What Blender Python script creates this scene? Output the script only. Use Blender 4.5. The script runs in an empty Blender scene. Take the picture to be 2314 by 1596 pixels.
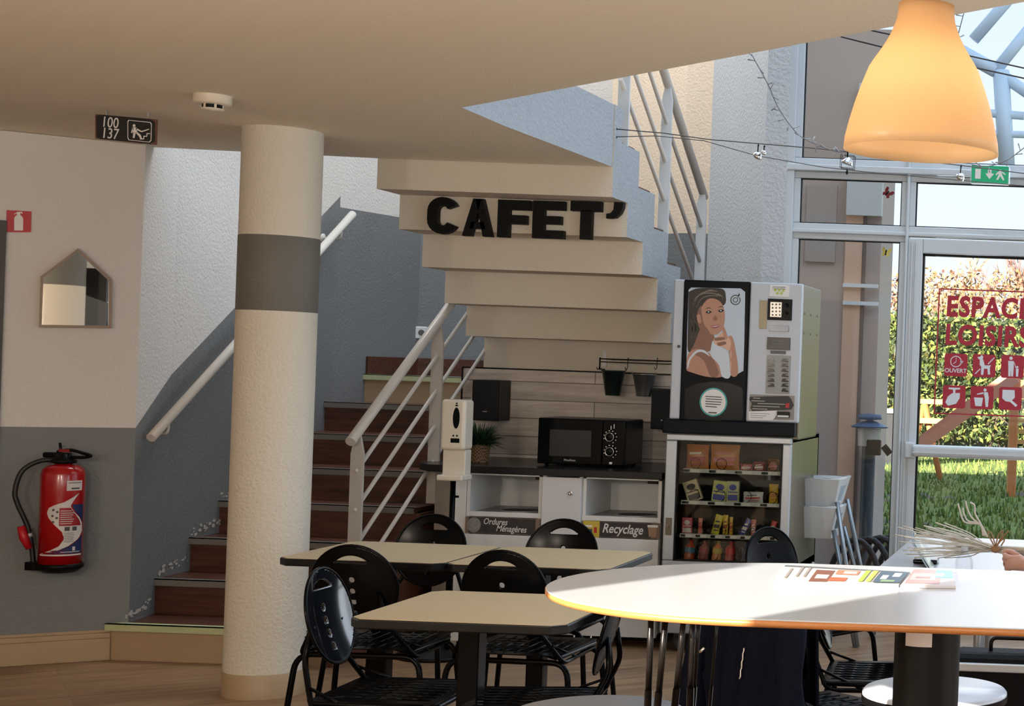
import bpy, bmesh, math, random
from mathutils import Vector, Matrix, Euler
random.seed(7)
R = math.radians
# ------------------------------------------------------------------ camera, world, sun, exposure
F, VX, VY, ROLL, EYE = 3500.0, 2480.0, 859.0, 0.036, 1.5
sc = bpy.context.scene
C = sc.collection
cam = bpy.data.cameras.new('camera'); camo = bpy.data.objects.new('camera', cam); C.objects.link(camo)
cam.sensor_fit = 'HORIZONTAL'; cam.sensor_width = 36.0; cam.lens = 36.0 * F / 2314.0
cam.shift_x = -(VX - 1157.0) / 2314.0; cam.shift_y = (VY - 798.0) / 2314.0
cam.clip_start = 0.05; cam.clip_end = 300
camo.matrix_world = Matrix.Translation((0, 0, EYE)) @ Matrix.Rotation(R(90), 4, 'X') @ Matrix.Rotation(ROLL, 4, 'Z')
sc.camera = camo
sc.view_settings.view_transform = 'Standard'; sc.view_settings.look = 'None'
sc.view_settings.gamma = 1.0; sc.view_settings.use_curve_mapping = False
sc.view_settings.exposure = 0.0
try:
    sc.cycles.use_denoising = True; sc.cycles.max_bounces = 10; sc.cycles.diffuse_bounces = 5
    sc.cycles.glossy_bounces = 4; sc.cycles.transparent_max_bounces = 12; sc.cycles.caustics_reflective = False
    sc.cycles.caustics_refractive = False; sc.cycles.sample_clamp_indirect = 6.0
except Exception:
    pass
world = bpy.data.worlds.new('sky'); sc.world = world; world.use_nodes = True
wn = world.node_tree; wn.nodes.clear()
wo = wn.nodes.new('ShaderNodeOutputWorld'); wb = wn.nodes.new('ShaderNodeBackground')
wr = wn.nodes.new('ShaderNodeValToRGB'); wg = wn.nodes.new('ShaderNodeTexCoord'); wsx = wn.nodes.new('ShaderNodeSeparateXYZ')
wn.links.new(wg.outputs['Generated'], wsx.inputs[0]); wn.links.new(wsx.outputs['Z'], wr.inputs[0])
wr.color_ramp.elements[0].position = 0.0; wr.color_ramp.elements[0].color = (0.86, 0.92, 1.0, 1)
wr.color_ramp.elements[1].position = 0.5; wr.color_ramp.elements[1].color = (0.50, 0.72, 1.0, 1)
wn.links.new(wr.outputs[0], wb.inputs[0]); wb.inputs[1].default_value = 1.2
wn.links.new(wb.outputs[0], wo.inputs[0])
SUN_AZ = math.atan(0.53); SUN_EL = R(17.0)
sd = Vector((math.sin(SUN_AZ) * math.cos(SUN_EL), math.cos(SUN_AZ) * math.cos(SUN_EL), -math.sin(SUN_EL)))
sl = bpy.data.lights.new('sun', 'SUN'); sl.energy = 22.0; sl.angle = R(0.4); sl.color = (1.0, 0.93, 0.80)
so = bpy.data.objects.new('sun', sl); C.objects.link(so); so.rotation_euler = sd.to_track_quat('-Z', 'Y').to_euler()
so.location = (0, -5, 10)
def area(name, loc, d, sx, sy, power, col):
    l = bpy.data.lights.new(name, 'AREA'); l.shape = 'RECTANGLE'; l.size = sx; l.size_y = sy; l.energy = power; l.color = col
    o = bpy.data.objects.new(name, l); C.objects.link(o); o.location = loc
    o.rotation_euler = Vector(d).to_track_quat('-Z', 'Y').to_euler(); return o
# daylight at the openings of the building, plus an added fill at the rear
area('daylight_atrium_roof', (-0.2, 7.4, 6.2), (-0.15, 0, -1), 4.5, 3.2, 120, (0.74, 0.86, 1.0))
area('daylight_stairwell_roof', (-4.0, 9.2, 6.2), (-0.1, 0, -1), 1.6, 2.6, 150, (0.95, 0.97, 1.0))
area('daylight_glass_front', (1.2, 9.0, 1.9), (-0.1, -1, -0.05), 4.4, 3.0, 60, (0.85, 0.92, 1.0))
area('daylight_right_windows', (4.0, 3.6, 1.7), (-1, 0, 0), 4.0, 1.7, 60, (0.78, 0.88, 1.0))
area('fill_rear_windows', (1.0, -0.5, 1.55), (-0.25, 1, 0.1), 4.0, 1.3, 55, (1.0, 0.95, 0.88))  # area lamp added as warm fill, set at unseen rear windows

# ------------------------------------------------------------------ projection helpers (photo pixel -> world point)
CR, SR = math.cos(ROLL), math.sin(ROLL)
def ray(u, v):
    a, b = u - VX, v - VY
    return (a * CR + b * SR) / F, (-a * SR + b * CR) / F
def W(u, v, Y):
    x, y = ray(u, v); return Vector((x * Y, Y, EYE - y * Y))
def PZ(u, v, z):
    x, y = ray(u, v); Y = (EYE - z) / y; return Vector((x * Y, Y, z))
def PXp(u, v, X):
    x, y = ray(u, v); Y = X / x; return Vector((X, Y, EYE - y * Y))

# ------------------------------------------------------------------ materials
def lin(c):
    return tuple(((x / 255) / 12.92 if x / 255 <= 0.04045 else ((x / 255 + 0.055) / 1.055) ** 2.4) for x in c) + (1,)
MATS = {}
def mat(name, rgb, rough=0.5, metal=0.0, bump=0.0, bscale=80.0, var=0.0, vscale=6.0, emit=0.0, spec=0.5, trans=0.0, coat=0.0, alpha=1.0, sss=0.0):
    if name in MATS: return MATS[name]
    m = bpy.data.materials.new(name); m.use_nodes = True; n = m.node_tree; b = n.nodes['Principled BSDF']
    c = lin(rgb)
    b.inputs['Base Color'].default_value = c; b.inputs['Roughness'].default_value = rough; b.inputs['Metallic'].default_value = metal
    b.inputs['Specular IOR Level'].default_value = spec
    if emit: b.inputs['Emission Color'].default_value = c; b.inputs['Emission Strength'].default_value = emit
    if trans: b.inputs['Transmission Weight'].default_value = trans
    if coat: b.inputs['Coat Weight'].default_value = coat; b.inputs['Coat Roughness'].default_value = 0.08
    if alpha < 1: b.inputs['Alpha'].default_value = alpha
    if sss: b.inputs['Subsurface Weight'].default_value = sss; b.inputs['Subsurface Scale'].default_value = 0.01
    tc = n.nodes.new('ShaderNodeTexCoord')
    if var:
        t = n.nodes.new('ShaderNodeTexNoise'); t.inputs['Scale'].default_value = vscale; t.inputs['Detail'].default_value = 5
        n.links.new(tc.outputs['Object'], t.inputs['Vector'])
        mx = n.nodes.new('ShaderNodeMix'); mx.data_type = 'RGBA'
        mx.inputs['A'].default_value = tuple(x * (1 - var) for x in c[:3]) + (1,)
        mx.inputs['B'].default_value = tuple(min(1, x * (1 + var)) for x in c[:3]) + (1,)
        n.links.new(t.outputs['Fac'], mx.inputs['Factor']); n.links.new(mx.outputs['Result'], b.inputs['Base Color'])
    if bump:
        t = n.nodes.new('ShaderNodeTexNoise'); t.inputs['Scale'].default_value = bscale; t.inputs['Detail'].default_value = 3
        n.links.new(tc.outputs['Object'], t.inputs['Vector'])
        bp = n.nodes.new('ShaderNodeBump'); bp.inputs['Strength'].default_value = bump; bp.inputs['Distance'].default_value = 0.01
        n.links.new(t.outputs['Fac'], bp.inputs['Height']); n.links.new(bp.outputs['Normal'], b.inputs['Normal'])
    MATS[name] = m; return m
def wood(name, c1, c2, rot, plank=(1.2, 0.12), stretch=(1.2, 22, 22), rough=0.4, gap=0.0015, gapc=(30, 20, 12), axis='XY', grey=0.5):
    if name in MATS: return MATS[name]
    m = bpy.data.materials.new(name); m.use_nodes = True; n = m.node_tree; b = n.nodes['Principled BSDF']; b.inputs['Roughness'].default_value = rough
    tc = n.nodes.new('ShaderNodeTexCoord'); mp = n.nodes.new('ShaderNodeMapping'); mp.inputs['Rotation'].default_value = rot
    n.links.new(tc.outputs['Object'], mp.inputs['Vector'])
    m2 = n.nodes.new('ShaderNodeMapping'); m2.inputs['Scale'].default_value = stretch; n.links.new(mp.outputs[0], m2.inputs[0])
    t = n.nodes.new('ShaderNodeTexNoise'); t.inputs['Scale'].default_value = 1.0; t.inputs['Detail'].default_value = 8; t.inputs['Roughness'].default_value = 0.65
    n.links.new(m2.outputs[0], t.inputs['Vector'])
    cr = n.nodes.new('ShaderNodeValToRGB'); cr.color_ramp.elements[0].position = 0.32; cr.color_ramp.elements[1].position = 0.68
    cr.color_ramp.elements[0].color = lin(c1); cr.color_ramp.elements[1].color = lin(c2); n.links.new(t.outputs['Fac'], cr.inputs[0])
    col = cr.outputs[0]
    if plank:
        br = n.nodes.new('ShaderNodeTexBrick'); br.inputs['Scale'].default_value = 1.0
        br.inputs['Brick Width'].default_value = plank[0]; br.inputs['Row Height'].default_value = plank[1]; br.inputs['Mortar Size'].default_value = gap
        br.inputs['Color1'].default_value = (1.12, 1.12, 1.12, 1); br.inputs['Color2'].default_value = (0.82, 0.82, 0.82, 1); br.inputs['Mortar'].default_value = (0.35, 0.32, 0.3, 1)
        n.links.new(mp.outputs[0], br.inputs['Vector'])
        mx = n.nodes.new('ShaderNodeMix'); mx.data_type = 'RGBA'; mx.blend_type = 'MULTIPLY'; mx.inputs['Factor'].default_value = 1
        n.links.new(col, mx.inputs['A']); n.links.new(br.outputs['Color'], mx.inputs['B']); col = mx.outputs['Result']
    n.links.new(col, b.inputs['Base Color'])
    MATS[name] = m; return m
def glass(name, tint=(1, 1, 1), refl=1.0):
    if name in MATS: return MATS[name]
    m = bpy.data.materials.new(name); m.use_nodes = True; n = m.node_tree; n.nodes.clear()
    o = n.nodes.new('ShaderNodeOutputMaterial'); t = n.nodes.new('ShaderNodeBsdfTransparent'); g = n.nodes.new('ShaderNodeBsdfGlossy')
    t.inputs[0].default_value = (*tint, 1); g.inputs['Roughness'].default_value = 0.02
    fr = n.nodes.new('ShaderNodeFresnel'); fr.inputs[0].default_value = 1.35
    mu = n.nodes.new('ShaderNodeMath'); mu.operation = 'MULTIPLY'; mu.inputs[1].default_value = refl; n.links.new(fr.outputs[0], mu.inputs[0])
    mx = n.nodes.new('ShaderNodeMixShader'); n.links.new(mu.outputs[0], mx.inputs[0]); n.links.new(t.outputs[0], mx.inputs[1]); n.links.new(g.outputs[0], mx.inputs[2])
    n.links.new(mx.outputs[0], o.inputs[0]); MATS[name] = m; return m

PLW = mat('white_roughcast_plaster', (214, 210, 204), 0.85, bump=0.55, bscale=70)
PLG = mat('grey_roughcast_paint', (116, 118, 119), 0.6, bump=0.45, bscale=70)
FLK = mat('grey_flank_roughcast', (158, 163, 168), 0.85, bump=0.6, bscale=60, var=.08, vscale=20)  # grey roughcast for slab edges and flight flanks, tone varied by noise
PLC = mat('cream_roughcast_plaster', (232, 212, 188), 0.85, bump=0.5, bscale=60)
PLB = mat('pale_grey_roughcast_plaster', (186, 190, 194), 0.85, bump=0.7, bscale=55)
CEIL = mat('cream_ceiling_paint', (236, 226, 206), 0.85, bump=0.35, bscale=120)
FLOOR = wood('oak_plank_floor', (112, 84, 58), (168, 134, 100), (0, 0, R(-38)), (1.3, 0.19), (1.6, 26, 26), 0.38, 0.0012)
BEIGE = mat('beige_vinyl', (166, 142, 112), 0.5, var=0.06)
BLACKP = mat('black_painted_metal', (6, 6, 7), 0.2, spec=0.1)
BLACKM = mat('black_plastic', (9, 9, 10), 0.4, spec=0.15)
BLACKG = mat('glossy_black_panel', (7, 8, 9), 0.12, spec=0.15)
WHT = mat('white_painted_metal', (205, 200, 192), 0.32)
WPLA = mat('white_laminate', (214, 214, 212), 0.35)
ALU = mat('white_aluminium_frame', (192, 200, 206), 0.35)
SILV = mat('silver_grey_metal', (172, 177, 182), 0.35, 0.4)
STEEL = mat('brushed_steel', (112, 105, 86), 0.34, 0.5, bump=0.03, bscale=300)
CHROME = mat('chrome', (215, 215, 215), 0.08, 1.0)
REDW = wood('red_brown_laminate', (50, 26, 16), (94, 54, 36), (0, 0, 0), None, (3, 40, 40), 0.4)
GREYN = mat('grey_step_nosing', (112, 108, 102), 0.5)
GREEN = mat('pale_green_strip', (182, 190, 146), 0.55)
GLASS = glass('window_glass')

# ------------------------------------------------------------------ mesh builder
ORG = {}
def org(o): return ORG.get(o.name, Vector((0, 0, 0))) if o else Vector((0, 0, 0))
class MB:
    def __init__(s): s.v = []; s.f = []; s.m = []; s.sm = []
    def add(s, vs, fs, mi=0, smooth=False):
        b = len(s.v); s.v += [Vector(v) for v in vs]
        for f in fs: s.f.append([i + b for i in f]); s.m.append(mi); s.sm.append(smooth)
        return s
    def box(s, a, b, mi=0, M=None):
        x0, y0, z0 = a; x1, y1, z1 = b
        vs = [Vector(p) for p in ((x0,y0,z0),(x1,y0,z0),(x1,y1,z0),(x0,y1,z0),(x0,y0,z1),(x1,y0,z1),(x1,y1,z1),(x0,y1,z1))]
        if M: vs = [M @ v for v in vs]
        return s.add(vs, [(0,3,2,1),(4,5,6,7),(0,1,5,4),(1,2,6,5),(2,3,7,6),(3,0,4,7)], mi)
    def rbox(s, a, b, r=0.005, mi=0, M=None, seg=2):
        bm = bmesh.new(); bmesh.ops.create_cube(bm, size=1)
        a, b = Vector(a), Vector(b); c = (a + b) / 2; d = b - a
        for v in bm.verts: v.co = Vector((v.co.x * d.x, v.co.y * d.y, v.co.z * d.z)) + c
        r = min(r, min(abs(d.x), abs(d.y), abs(d.z)) * 0.45)
        bmesh.ops.bevel(bm, geom=bm.edges[:], offset=r, segments=seg, affect='EDGES', profile=0.5)
        bmesh.ops.recalc_face_normals(bm, faces=bm.faces)
        vs = [(M @ v.co if M else v.co.copy()) for v in bm.verts]; fs = [[v.index for v in f.verts] for f in bm.faces]; bm.free()
        return s.add(vs, fs, mi, False)
    def prism(s, pts, d, mi=0, M=None):        # pts: 3D polygon, d: extrusion vector
        n = len(pts); P = [Vector(p) for p in pts]; Q = [p + Vector(d) for p in P]
        vs = P + Q
        if M: vs = [M @ v for v in vs]
        return s.add(vs, [tuple(range(n - 1, -1, -1)), tuple(range(n, 2 * n))] + [(i, (i + 1) % n, (i + 1) % n + n, i + n) for i in range(n)], mi)
    def tube(s, pts, r, seg=10, mi=0, caps=True, close=False):
        P = [Vector(p) for p in pts]; n = len(P); rr = r if isinstance(r, (list, tuple)) else [r] * n
        prev = None; vs = []
        for i in range(n):
            if close: t = P[(i + 1) % n] - P[i - 1]
            else: t = P[min(i + 1, n - 1)] - P[max(i - 1, 0)]
            if t.length < 1e-9: t = Vector((0, 0, 1))
            t.normalize()
            if prev is None:
                a = Vector((0, 0, 1)) if abs(t.z) < 0.9 else Vector((1, 0, 0)); u = t.cross(a).normalized()
            else:
                u = prev - t * prev.dot(t)
                u = u.normalized() if u.length > 1e-6 else t.orthogonal().normalized()
            prev = u; w = t.cross(u)
            for k in range(seg):
                an = 2 * math.pi * k / seg; vs.append(P[i] + (u * math.cos(an) + w * math.sin(an)) * rr[i])
        fs = []
        for i in range(n if close else n - 1):
            j = (i + 1) % n
            for k in range(seg):
                l = (k + 1) % seg; fs.append((i * seg + k, i * seg + l, j * seg + l, j * seg + k))
        b = len(s.v); s.add(vs, fs, mi, True)
        if caps and not close:
            s.f.append([b + k for k in range(seg)][::-1]); s.m.append(mi); s.sm.append(False)
            s.f.append([b + (n - 1) * seg + k for k in range(seg)]); s.m.append(mi); s.sm.append(False)
        return s
    def lathe(s, prof, c=(0, 0, 0), seg=32, mi=0, cap0=False, cap1=False, sx=1, sy=1, M=None):
        c = Vector(c); n = len(prof); vs = []
        for r, z in prof:
            for k in range(seg):
                a = 2 * math.pi * k / seg; p = Vector((r * math.cos(a) * sx, r * math.sin(a) * sy, z))
                vs.append((M @ p if M else p) + c)
        fs = [(i * seg + k, i * seg + (k + 1) % seg, (i + 1) * seg + (k + 1) % seg, (i + 1) * seg + k) for i in range(n - 1) for k in range(seg)]
        b = len(s.v); s.add(vs, fs, mi, True)
        if cap0: s.f.append([b + k for k in range(seg)][::-1]); s.m.append(mi); s.sm.append(False)
        if cap1: s.f.append([b + (n - 1) * seg + k for k in range(seg)]); s.m.append(mi); s.sm.append(False)
        return s
    def quad(s, a, b, c, d, mi=0): return s.add([a, b, c, d], [(0, 1, 2, 3)], mi)
    def poly(s, pts, mi=0): return s.add(pts, [tuple(range(len(pts)))], mi)
    def build(s, name, m, parent=None, bevel=0, solid=0, subsurf=0):
        me = bpy.data.meshes.new(name); o = org(parent)
        me.from_pydata([tuple(v - o) for v in s.v], [], s.f)
        for mm in (m if isinstance(m, (list, tuple)) else [m]): me.materials.append(mm)
        for p, mi, sm in zip(me.polygons, s.m, s.sm): p.material_index = mi; p.use_smooth = sm
        me.update()
        ob = bpy.data.objects.new(name, me); C.objects.link(ob)
        if parent: ob.parent = parent
        ORG[ob.name] = o.copy()
        if solid:
            md = ob.modifiers.new('solid', 'SOLIDIFY'); md.thickness = solid; md.offset = 0
        if bevel:
            md = ob.modifiers.new('bevel', 'BEVEL'); md.width = bevel; md.segments = 2; md.limit_method = 'ANGLE'; md.angle_limit = R(50)
        if subsurf:
            md = ob.modifiers.new('sub', 'SUBSURF'); md.levels = subsurf; md.render_levels = subsurf
        return ob
def thing(name, label, cat, loc=(0, 0, 0), group=None):
    o = bpy.data.objects.new(name, None); C.objects.link(o); o.location = loc; o.empty_display_size = 0.1
    ORG[o.name] = Vector(loc); o['label'] = label; o['category'] = cat
    if group: o['group'] = group
    return o
def tag(o, label, cat, group=None, kind=None):
    o['label'] = label; o['category'] = cat
    if group: o['group'] = group
    if kind: o['kind'] = kind
    return o
def struct(o): o['kind'] = 'structure'; return o
def lab(o, s): o['label'] = s; return o
def copy_tree(o, parent=None, loc=None, rotz=None, label=None):
    c = o.copy(); C.objects.link(c)
    if parent: c.parent = parent
    if loc is not None: c.location = loc
    if rotz is not None: c.rotation_euler = (0, 0, rotz)
    if label: c['label'] = label
    for ch in list(o.children): copy_tree(ch, c)
    return c
def text(name, body, m, parent, M, size, extrude=0.001, shear=0.0, bold=0.0, align='LEFT', sx=1.0, spacing=1.0):
    cu = bpy.data.curves.new(name, 'FONT'); cu.body = body; cu.size = size; cu.extrude = extrude; cu.shear = shear; cu.offset = bold
    cu.align_x = align; cu.space_character = spacing; cu.resolution_u = 3
    t = bpy.data.objects.new(name, cu); C.objects.link(t)
    dg = bpy.context.evaluated_depsgraph_get(); dg.update()
    me = bpy.data.meshes.new_from_object(t.evaluated_get(dg)); bpy.data.objects.remove(t)
    me.name = name; o = org(parent)
    me.transform(Matrix.Scale(sx, 4, (1, 0, 0))); me.transform(M); me.transform(Matrix.Translation(-o))
    me.materials.clear(); me.materials.append(m)
    ob = bpy.data.objects.new(name, me); C.objects.link(ob)
    if parent: ob.parent = parent
    ORG[ob.name] = o.copy()
    return ob
def faceM(p, xdir=(1, 0, 0), up=(0, 0, 1)):
    x = Vector(xdir).normalized(); z = x.cross(Vector(up)).normalized(); y = z.cross(x)
    return Matrix.Translation(p) @ Matrix((x, y, z)).transposed().to_4x4()
def arcpts(pts, rad, n=5):      # round the inner corners of a polyline
    P = [Vector(p) for p in pts]; out = [P[0]]
    for i in range(1, len(P) - 1):
        a, b, c = P[i - 1], P[i], P[i + 1]; d1 = (a - b); d2 = (c - b); r = min(rad, d1.length * .45, d2.length * .45)
        s0 = b + d1.normalized() * r; s1 = b + d2.normalized() * r
        for k in range(n + 1):
            t = k / n; out.append(s0 * (1 - t) ** 2 + b * 2 * t * (1 - t) + s1 * t * t)
    out.append(P[-1]); return out
def spline(pts, n=8):
    P = [Vector(p) for p in pts]; out = []
    for i in range(len(P) - 1):
        p0, p1, p2, p3 = P[max(i - 1, 0)], P[i], P[i + 1], P[min(i + 2, len(P) - 1)]
        for k in range(n):
            t = k / n; out.append(0.5 * ((2 * p1) + (p2 - p0) * t + (2 * p0 - 5 * p1 + 4 * p2 - p3) * t * t + (3 * p1 - p0 - 3 * p2 + p3) * t ** 3))
    out.append(P[-1]); return out

ZC, ZT, ZR = 2.463, 2.77, 6.5      # ceiling underside, slab top, roof
# ------------------------------------------------------------------ setting: floor, ceiling, walls
b = MB(); b.box((-8, -0.9, -0.12), (4.2, 11.4, 0)); struct(b.build('floor', FLOOR))
def edgeA(X): return 5.98 - (X + 2.49) * 0.885
cp = [(-7.8, -0.6), (4.05, -0.6), (4.05, edgeA(4.05)), (-2.49, 5.98), (-2.49, 7.62), (-3.58, 7.62), (-4.67, 7.50), (-7.8, 7.20)]
b = MB(); b.prism([(x, y, ZC) for x, y in cp], (0, 0, ZT - ZC - 0.001))
b.prism([(-2.492, 6.4, ZC), (-2.424, 7.62, ZC), (-2.492, 7.62, ZC)], (0, 0, ZT - ZC - 0.001))
ceil = b.build('ceiling', [CEIL, FLK]); struct(ceil)
for p in ceil.data.polygons:
    if abs(p.normal.z) < 0.5: p.material_index = 1
def wallseg(name, x0, y0, x1, y1, z0, z1, m, t=0.12, split=None, side=1):
    """vertical wall between two plan points, split=(za, zb, lower material): painted lower part"""
    p, q = Vector((x0, y0, 0)), Vector((x1, y1, 0)); d = (q - p).normalized(); n = Vector((-d.y, d.x, 0)) * t * side
    b = MB(); ms = [m]
    def slab(pa, pb, qa, qb, mi):
        v = [Vector((p.x, p.y, pa)), Vector((q.x, q.y, qa)), Vector((q.x, q.y, qb)), Vector((p.x, p.y, pb))]
        b.prism(v, n, mi)
    if split:
        za, zb, ml = split; ms.append(ml); slab(z0, za, z0, zb, 1); slab(za, z1, zb, z1, 0)
    else: slab(z0, z1, z0, z1, 0)
    return struct(b.build(name, ms))
OA, OB = Vector((-5.0, 7.12, 0)), Vector((-4.64, 7.38, 0))
od = (OB - OA).normalized()
wc = OA + od * 0.502                                              # corner with the stair wall
wl = OA - od * 0.62
ws = OA + od * 0.43
wallseg('wall_left_oblique', wl.x, wl.y, wc.x, wc.y, 0, ZC - 0.002, PLW, split=(1.105, 1.105, PLG))
SX = -4.67
wallseg('wall_stair_left_near', wc.x, wc.y, -4.662, 7.80, 0, ZR, PLW, split=(1.105, 1.105 + 0.655 * (7.80 - wc.y), PLG))
wallseg('wall_stair_left', -4.662, 7.80, SX, 9.48, 0, ZR, PLW, split=(1.105 + 0.655 * (7.80 - wc.y), 1.105 + 0.655 * (9.48 - wc.y), PLG))
wallseg('wall_stair_back_left', SX, 9.48, -4.5, 10.23, 0, ZR, PLW, split=(2.39, 2.39, PLG))
wallseg('wall_stair_back', -4.5, 10.23, -3.5, 10.95, 0, ZR, PLW, split=(2.39, 2.39, PLG))
wallseg('wall_stair_back_middle', -3.5, 10.95, -2.84, 10.45, 0, ZR, PLC, split=(2.39, 2.39, PLG))
wallseg('wall_stair_back_right', -2.84, 10.45, -2.655, 10.42, 0, ZR, PLC, split=(2.39, 2.39, PLG))
wallseg('wall_atrium', -2.655, 10.42, -2.0, 9.32, 0, ZR, PLB)
b = MB(); b.box((-2.01, 9.14, 0), (-1.875, 9.36, ZR)); struct(b.build('trim_1', PLB))
wallseg('wall_left_front', -7.7, -0.6, -7.7, wl.y - 0.3, 0, ZC - 0.002, PLW, split=(1.1, 1.1, PLG), side=1)
wallseg('wall_left_back', -7.7, wl.y - 0.3, wl.x - 0.9, wl.y - 0.3, 0, ZC - 0.002, PLW, split=(1.1, 1.1, PLG))
# back wall with a high window band (sun) and big windows
b = MB(); yb0, yb1 = -0.72, -0.6
b.box((-7.7, yb0, 0), (-2.84, yb1, ZC)); b.box((-2.84, yb0, 0), (-2.26, yb1, 2.13)); b.box((-2.26, yb0, 0), (-1.2, yb1, ZC))
b.box((-1.2, yb0, 0), (3.2, yb1, 0.9)); b.box((-1.2, yb0, 2.25), (3.2, yb1, ZC)); b.box((3.2, yb0, 0), (4.12, yb1, ZC))
struct(b.build('wall_rear', PLW))
b = MB()
b.box((4.0, -0.6, 0), (4.12, 9.2, 0.8)); b.box((4.0, -0.6, 2.6), (4.12, 9.2, ZR))
for y in (-0.6, 1.4, 3.6, 5.8, 8.0, 9.1): b.box((4.0, y, 0.8), (4.12, y + 0.14, 2.6))
struct(b.build('wall_right', PLW))
# upper storey: walls and roof around the open atrium
b = MB(); b.box((-7.8, -0.72, ZR), (4.12, 3.0, ZR + 0.15)); b.box((-7.8, 3.0, ZR), (-2.6, 7.5, ZR + 0.15)); struct(b.build('ceiling_upper', PLW))
b = MB(); b.box((-7.8, -0.72, ZT), (4.12, -0.6, ZR)); b.box((-7.8, -0.6, ZT), (-7.7, 7.4, ZR)); b.box((-7.7, 7.4, ZT), (SX, 7.52, ZR))
struct(b.build('wall_upper', PLC))
# baseboards
b = MB(); n = Vector((od.y, -od.x, 0))
for z0, z1, t in ((0, 0.105, 0.016), (0.105, 0.13, 0.012), (0.13, 0.145, 0.006)):
    b.prism([wl + Vector((0, 0, z0)), ws + Vector((0, 0, z0)), ws + Vector((0, 0, z1)), wl + Vector((0, 0, z1))], n * t)
struct(b.build('baseboard_left', BEIGE, bevel=0.003))
# dark doorway at the far left
b = MB(); dp = OA + od * (-0.03)
b.prism([dp + Vector((0, 0, 0)), dp - od * 0.85, dp - od * 0.85 + Vector((0, 0, 2.05)), dp + Vector((0, 0, 2.05))], n * 0.02)
struct(b.build('door_1', mat('dark_grey_door', (52, 44, 40), 0.5)))

# ------------------------------------------------------------------ column
ccx, ccy, cr_ = -3.60, 6.78, 0.160
t = thing('column', 'round roughcast column in cream white with a grey band and beige foot', 'column', (ccx, ccy, 0))
b = MB(); b.lathe([(cr_, 0.105), (cr_, 1.67)], (ccx, ccy, 0), 72, 0); b.lathe([(cr_, 1.995), (cr_, ZC)], (ccx, ccy, 0), 72, 0)
b.build('shaft', mat('cream_roughcast_column', (212, 205, 190), 0.8, bump=0.6, bscale=75), t)
b = MB(); b.lathe([(cr_, 1.67), (cr_ + 0.001, 1.672), (cr_ + 0.001, 1.993), (cr_, 1.995)], (ccx, ccy, 0), 72)
lab(b.build('painted_band', mat('grey_column_paint', (104, 101, 94), 0.6, bump=0.4, bscale=75), t), 'dark grey painted band')
b = MB(); b.lathe([(cr_ + 0.003, 0), (cr_ + 0.003, 0.103), (cr_, 0.106)], (ccx, ccy, 0), 72)
b.build('foot_skirting', BEIGE, t)

# ------------------------------------------------------------------ lower staircase
SY = [7.37, 7.70, 8.02, 8.28, 8.56, 8.95, 9.38, 9.75]; RZ = 0.171
SR_ = -3.62
t = thing('staircase', 'lower stair flight with red-brown treads rising behind the round column', 'staircase', (-4.1, 7.4, 0))
for i, y in enumerate(SY):
    z = RZ * (i + 1); y2 = SY[i + 1] if i < 7 else 11.0
    xr = SR_ if i < 7 else -2.32
    rm = BEIGE if i in (0, 7) else REDW
    b = MB(); b.box((SX, y, 0 if i == 0 else z - RZ), (xr, y + 0.03, z - 0.022)); b.build('riser', rm, t)
    if i < 7:
        b = MB(); b.box((SX, y - 0.012, z - 0.022), (xr, y2 + 0.03, z)); b.build('tread', REDW, t)
    b = MB(); b.box((SX + 0.002, y - 0.018, z - 0.03), (xr - 0.002, y - 0.002, z + 0.004)); b.box((SX + 0.002, y - 0.018, z), (xr - 0.002, y + 0.03, z + 0.004))
    o = b.build('nosing', GREEN if i in (0, 7) else GREYN, t)
    if i in (0, 7): lab(o, 'pale green edge strip')
b = MB()
pr = [(SR_, SY[0], 0)]
for i, y in enumerate(SY): pr += [(SR_, y, RZ * (i + 1) - 0.03)] if i == 0 else [(SR_, y, RZ * i - 0.03), (SR_, y, RZ * (i + 1) - 0.03)]
pr += [(SR_, 10.0, RZ * 8 - 0.16), (SR_, 10.0, 0)]
b.prism(pr, (0.03, 0, 0)); b.build('stringer', REDW, t)
b = MB(); b.prism([(x, y, RZ * 8 - 0.15) for x, y in ((-4.66, 9.76), (-4.60, 9.78), (-4.49, 10.22), (-3.5, 10.93), (-2.86, 10.44), (-2.67, 10.40), (-2.3, 9.78))], (0, 0, 0.15)); b.build('landing', mat('grey_speckled_landing', (128, 126, 124), 0.6, var=0.35, vscale=300), t)
b = MB()
for (p, q) in (((SX, 9.48), (-4.5, 10.23)), ((-4.5, 10.23), (-3.5, 10.95)), ((-3.5, 10.95), (-2.84, 10.45))):
    p, q = Vector((*p, 0)), Vector((*q, 0)); d = (q - p).normalized(); nn = Vector((d.y, -d.x, 0)) * 0.015
    z0, z1 = RZ * 8, RZ * 8 + 0.115
    if p.y < 9.75: p = p + d * 0.28
    b.prism([p + Vector((0, 0, z0)), q + Vector((0, 0, z0)), q + Vector((0, 0, z1)), p + Vector((0, 0, z1))], nn)
b.build('landing_skirting', REDW, t)
# chipped plaster over the steps
b = MB(); rnd = random.Random(3)
for i in range(4):
    y0, z0 = SY[i], RZ * (i + 1)
    for k in range(26):
        y = y0 + rnd.random() * 0.30; z = z0 + 0.012 + (y - y0) * 0.12 + rnd.random() * 0.04; r = 0.003 + rnd.random() * 0.008
        xw = -4.662 + .004 if y > 7.8 else wc.x + (-4.662 - wc.x) * (y - wc.y) / (7.8 - wc.y) + .005
        pts = [(xw, y + r * (1 + rnd.random()) * math.cos(a), z + r * math.sin(a) * (0.6 + rnd.random() * .6)) for a in [j * 1.05 for j in range(6)]]
        b.poly(pts)
b.build('plaster_chip', mat('bare_white_plaster', (186, 180, 172), 0.9), t)['kind'] = 'stuff'
t_low = t

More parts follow.
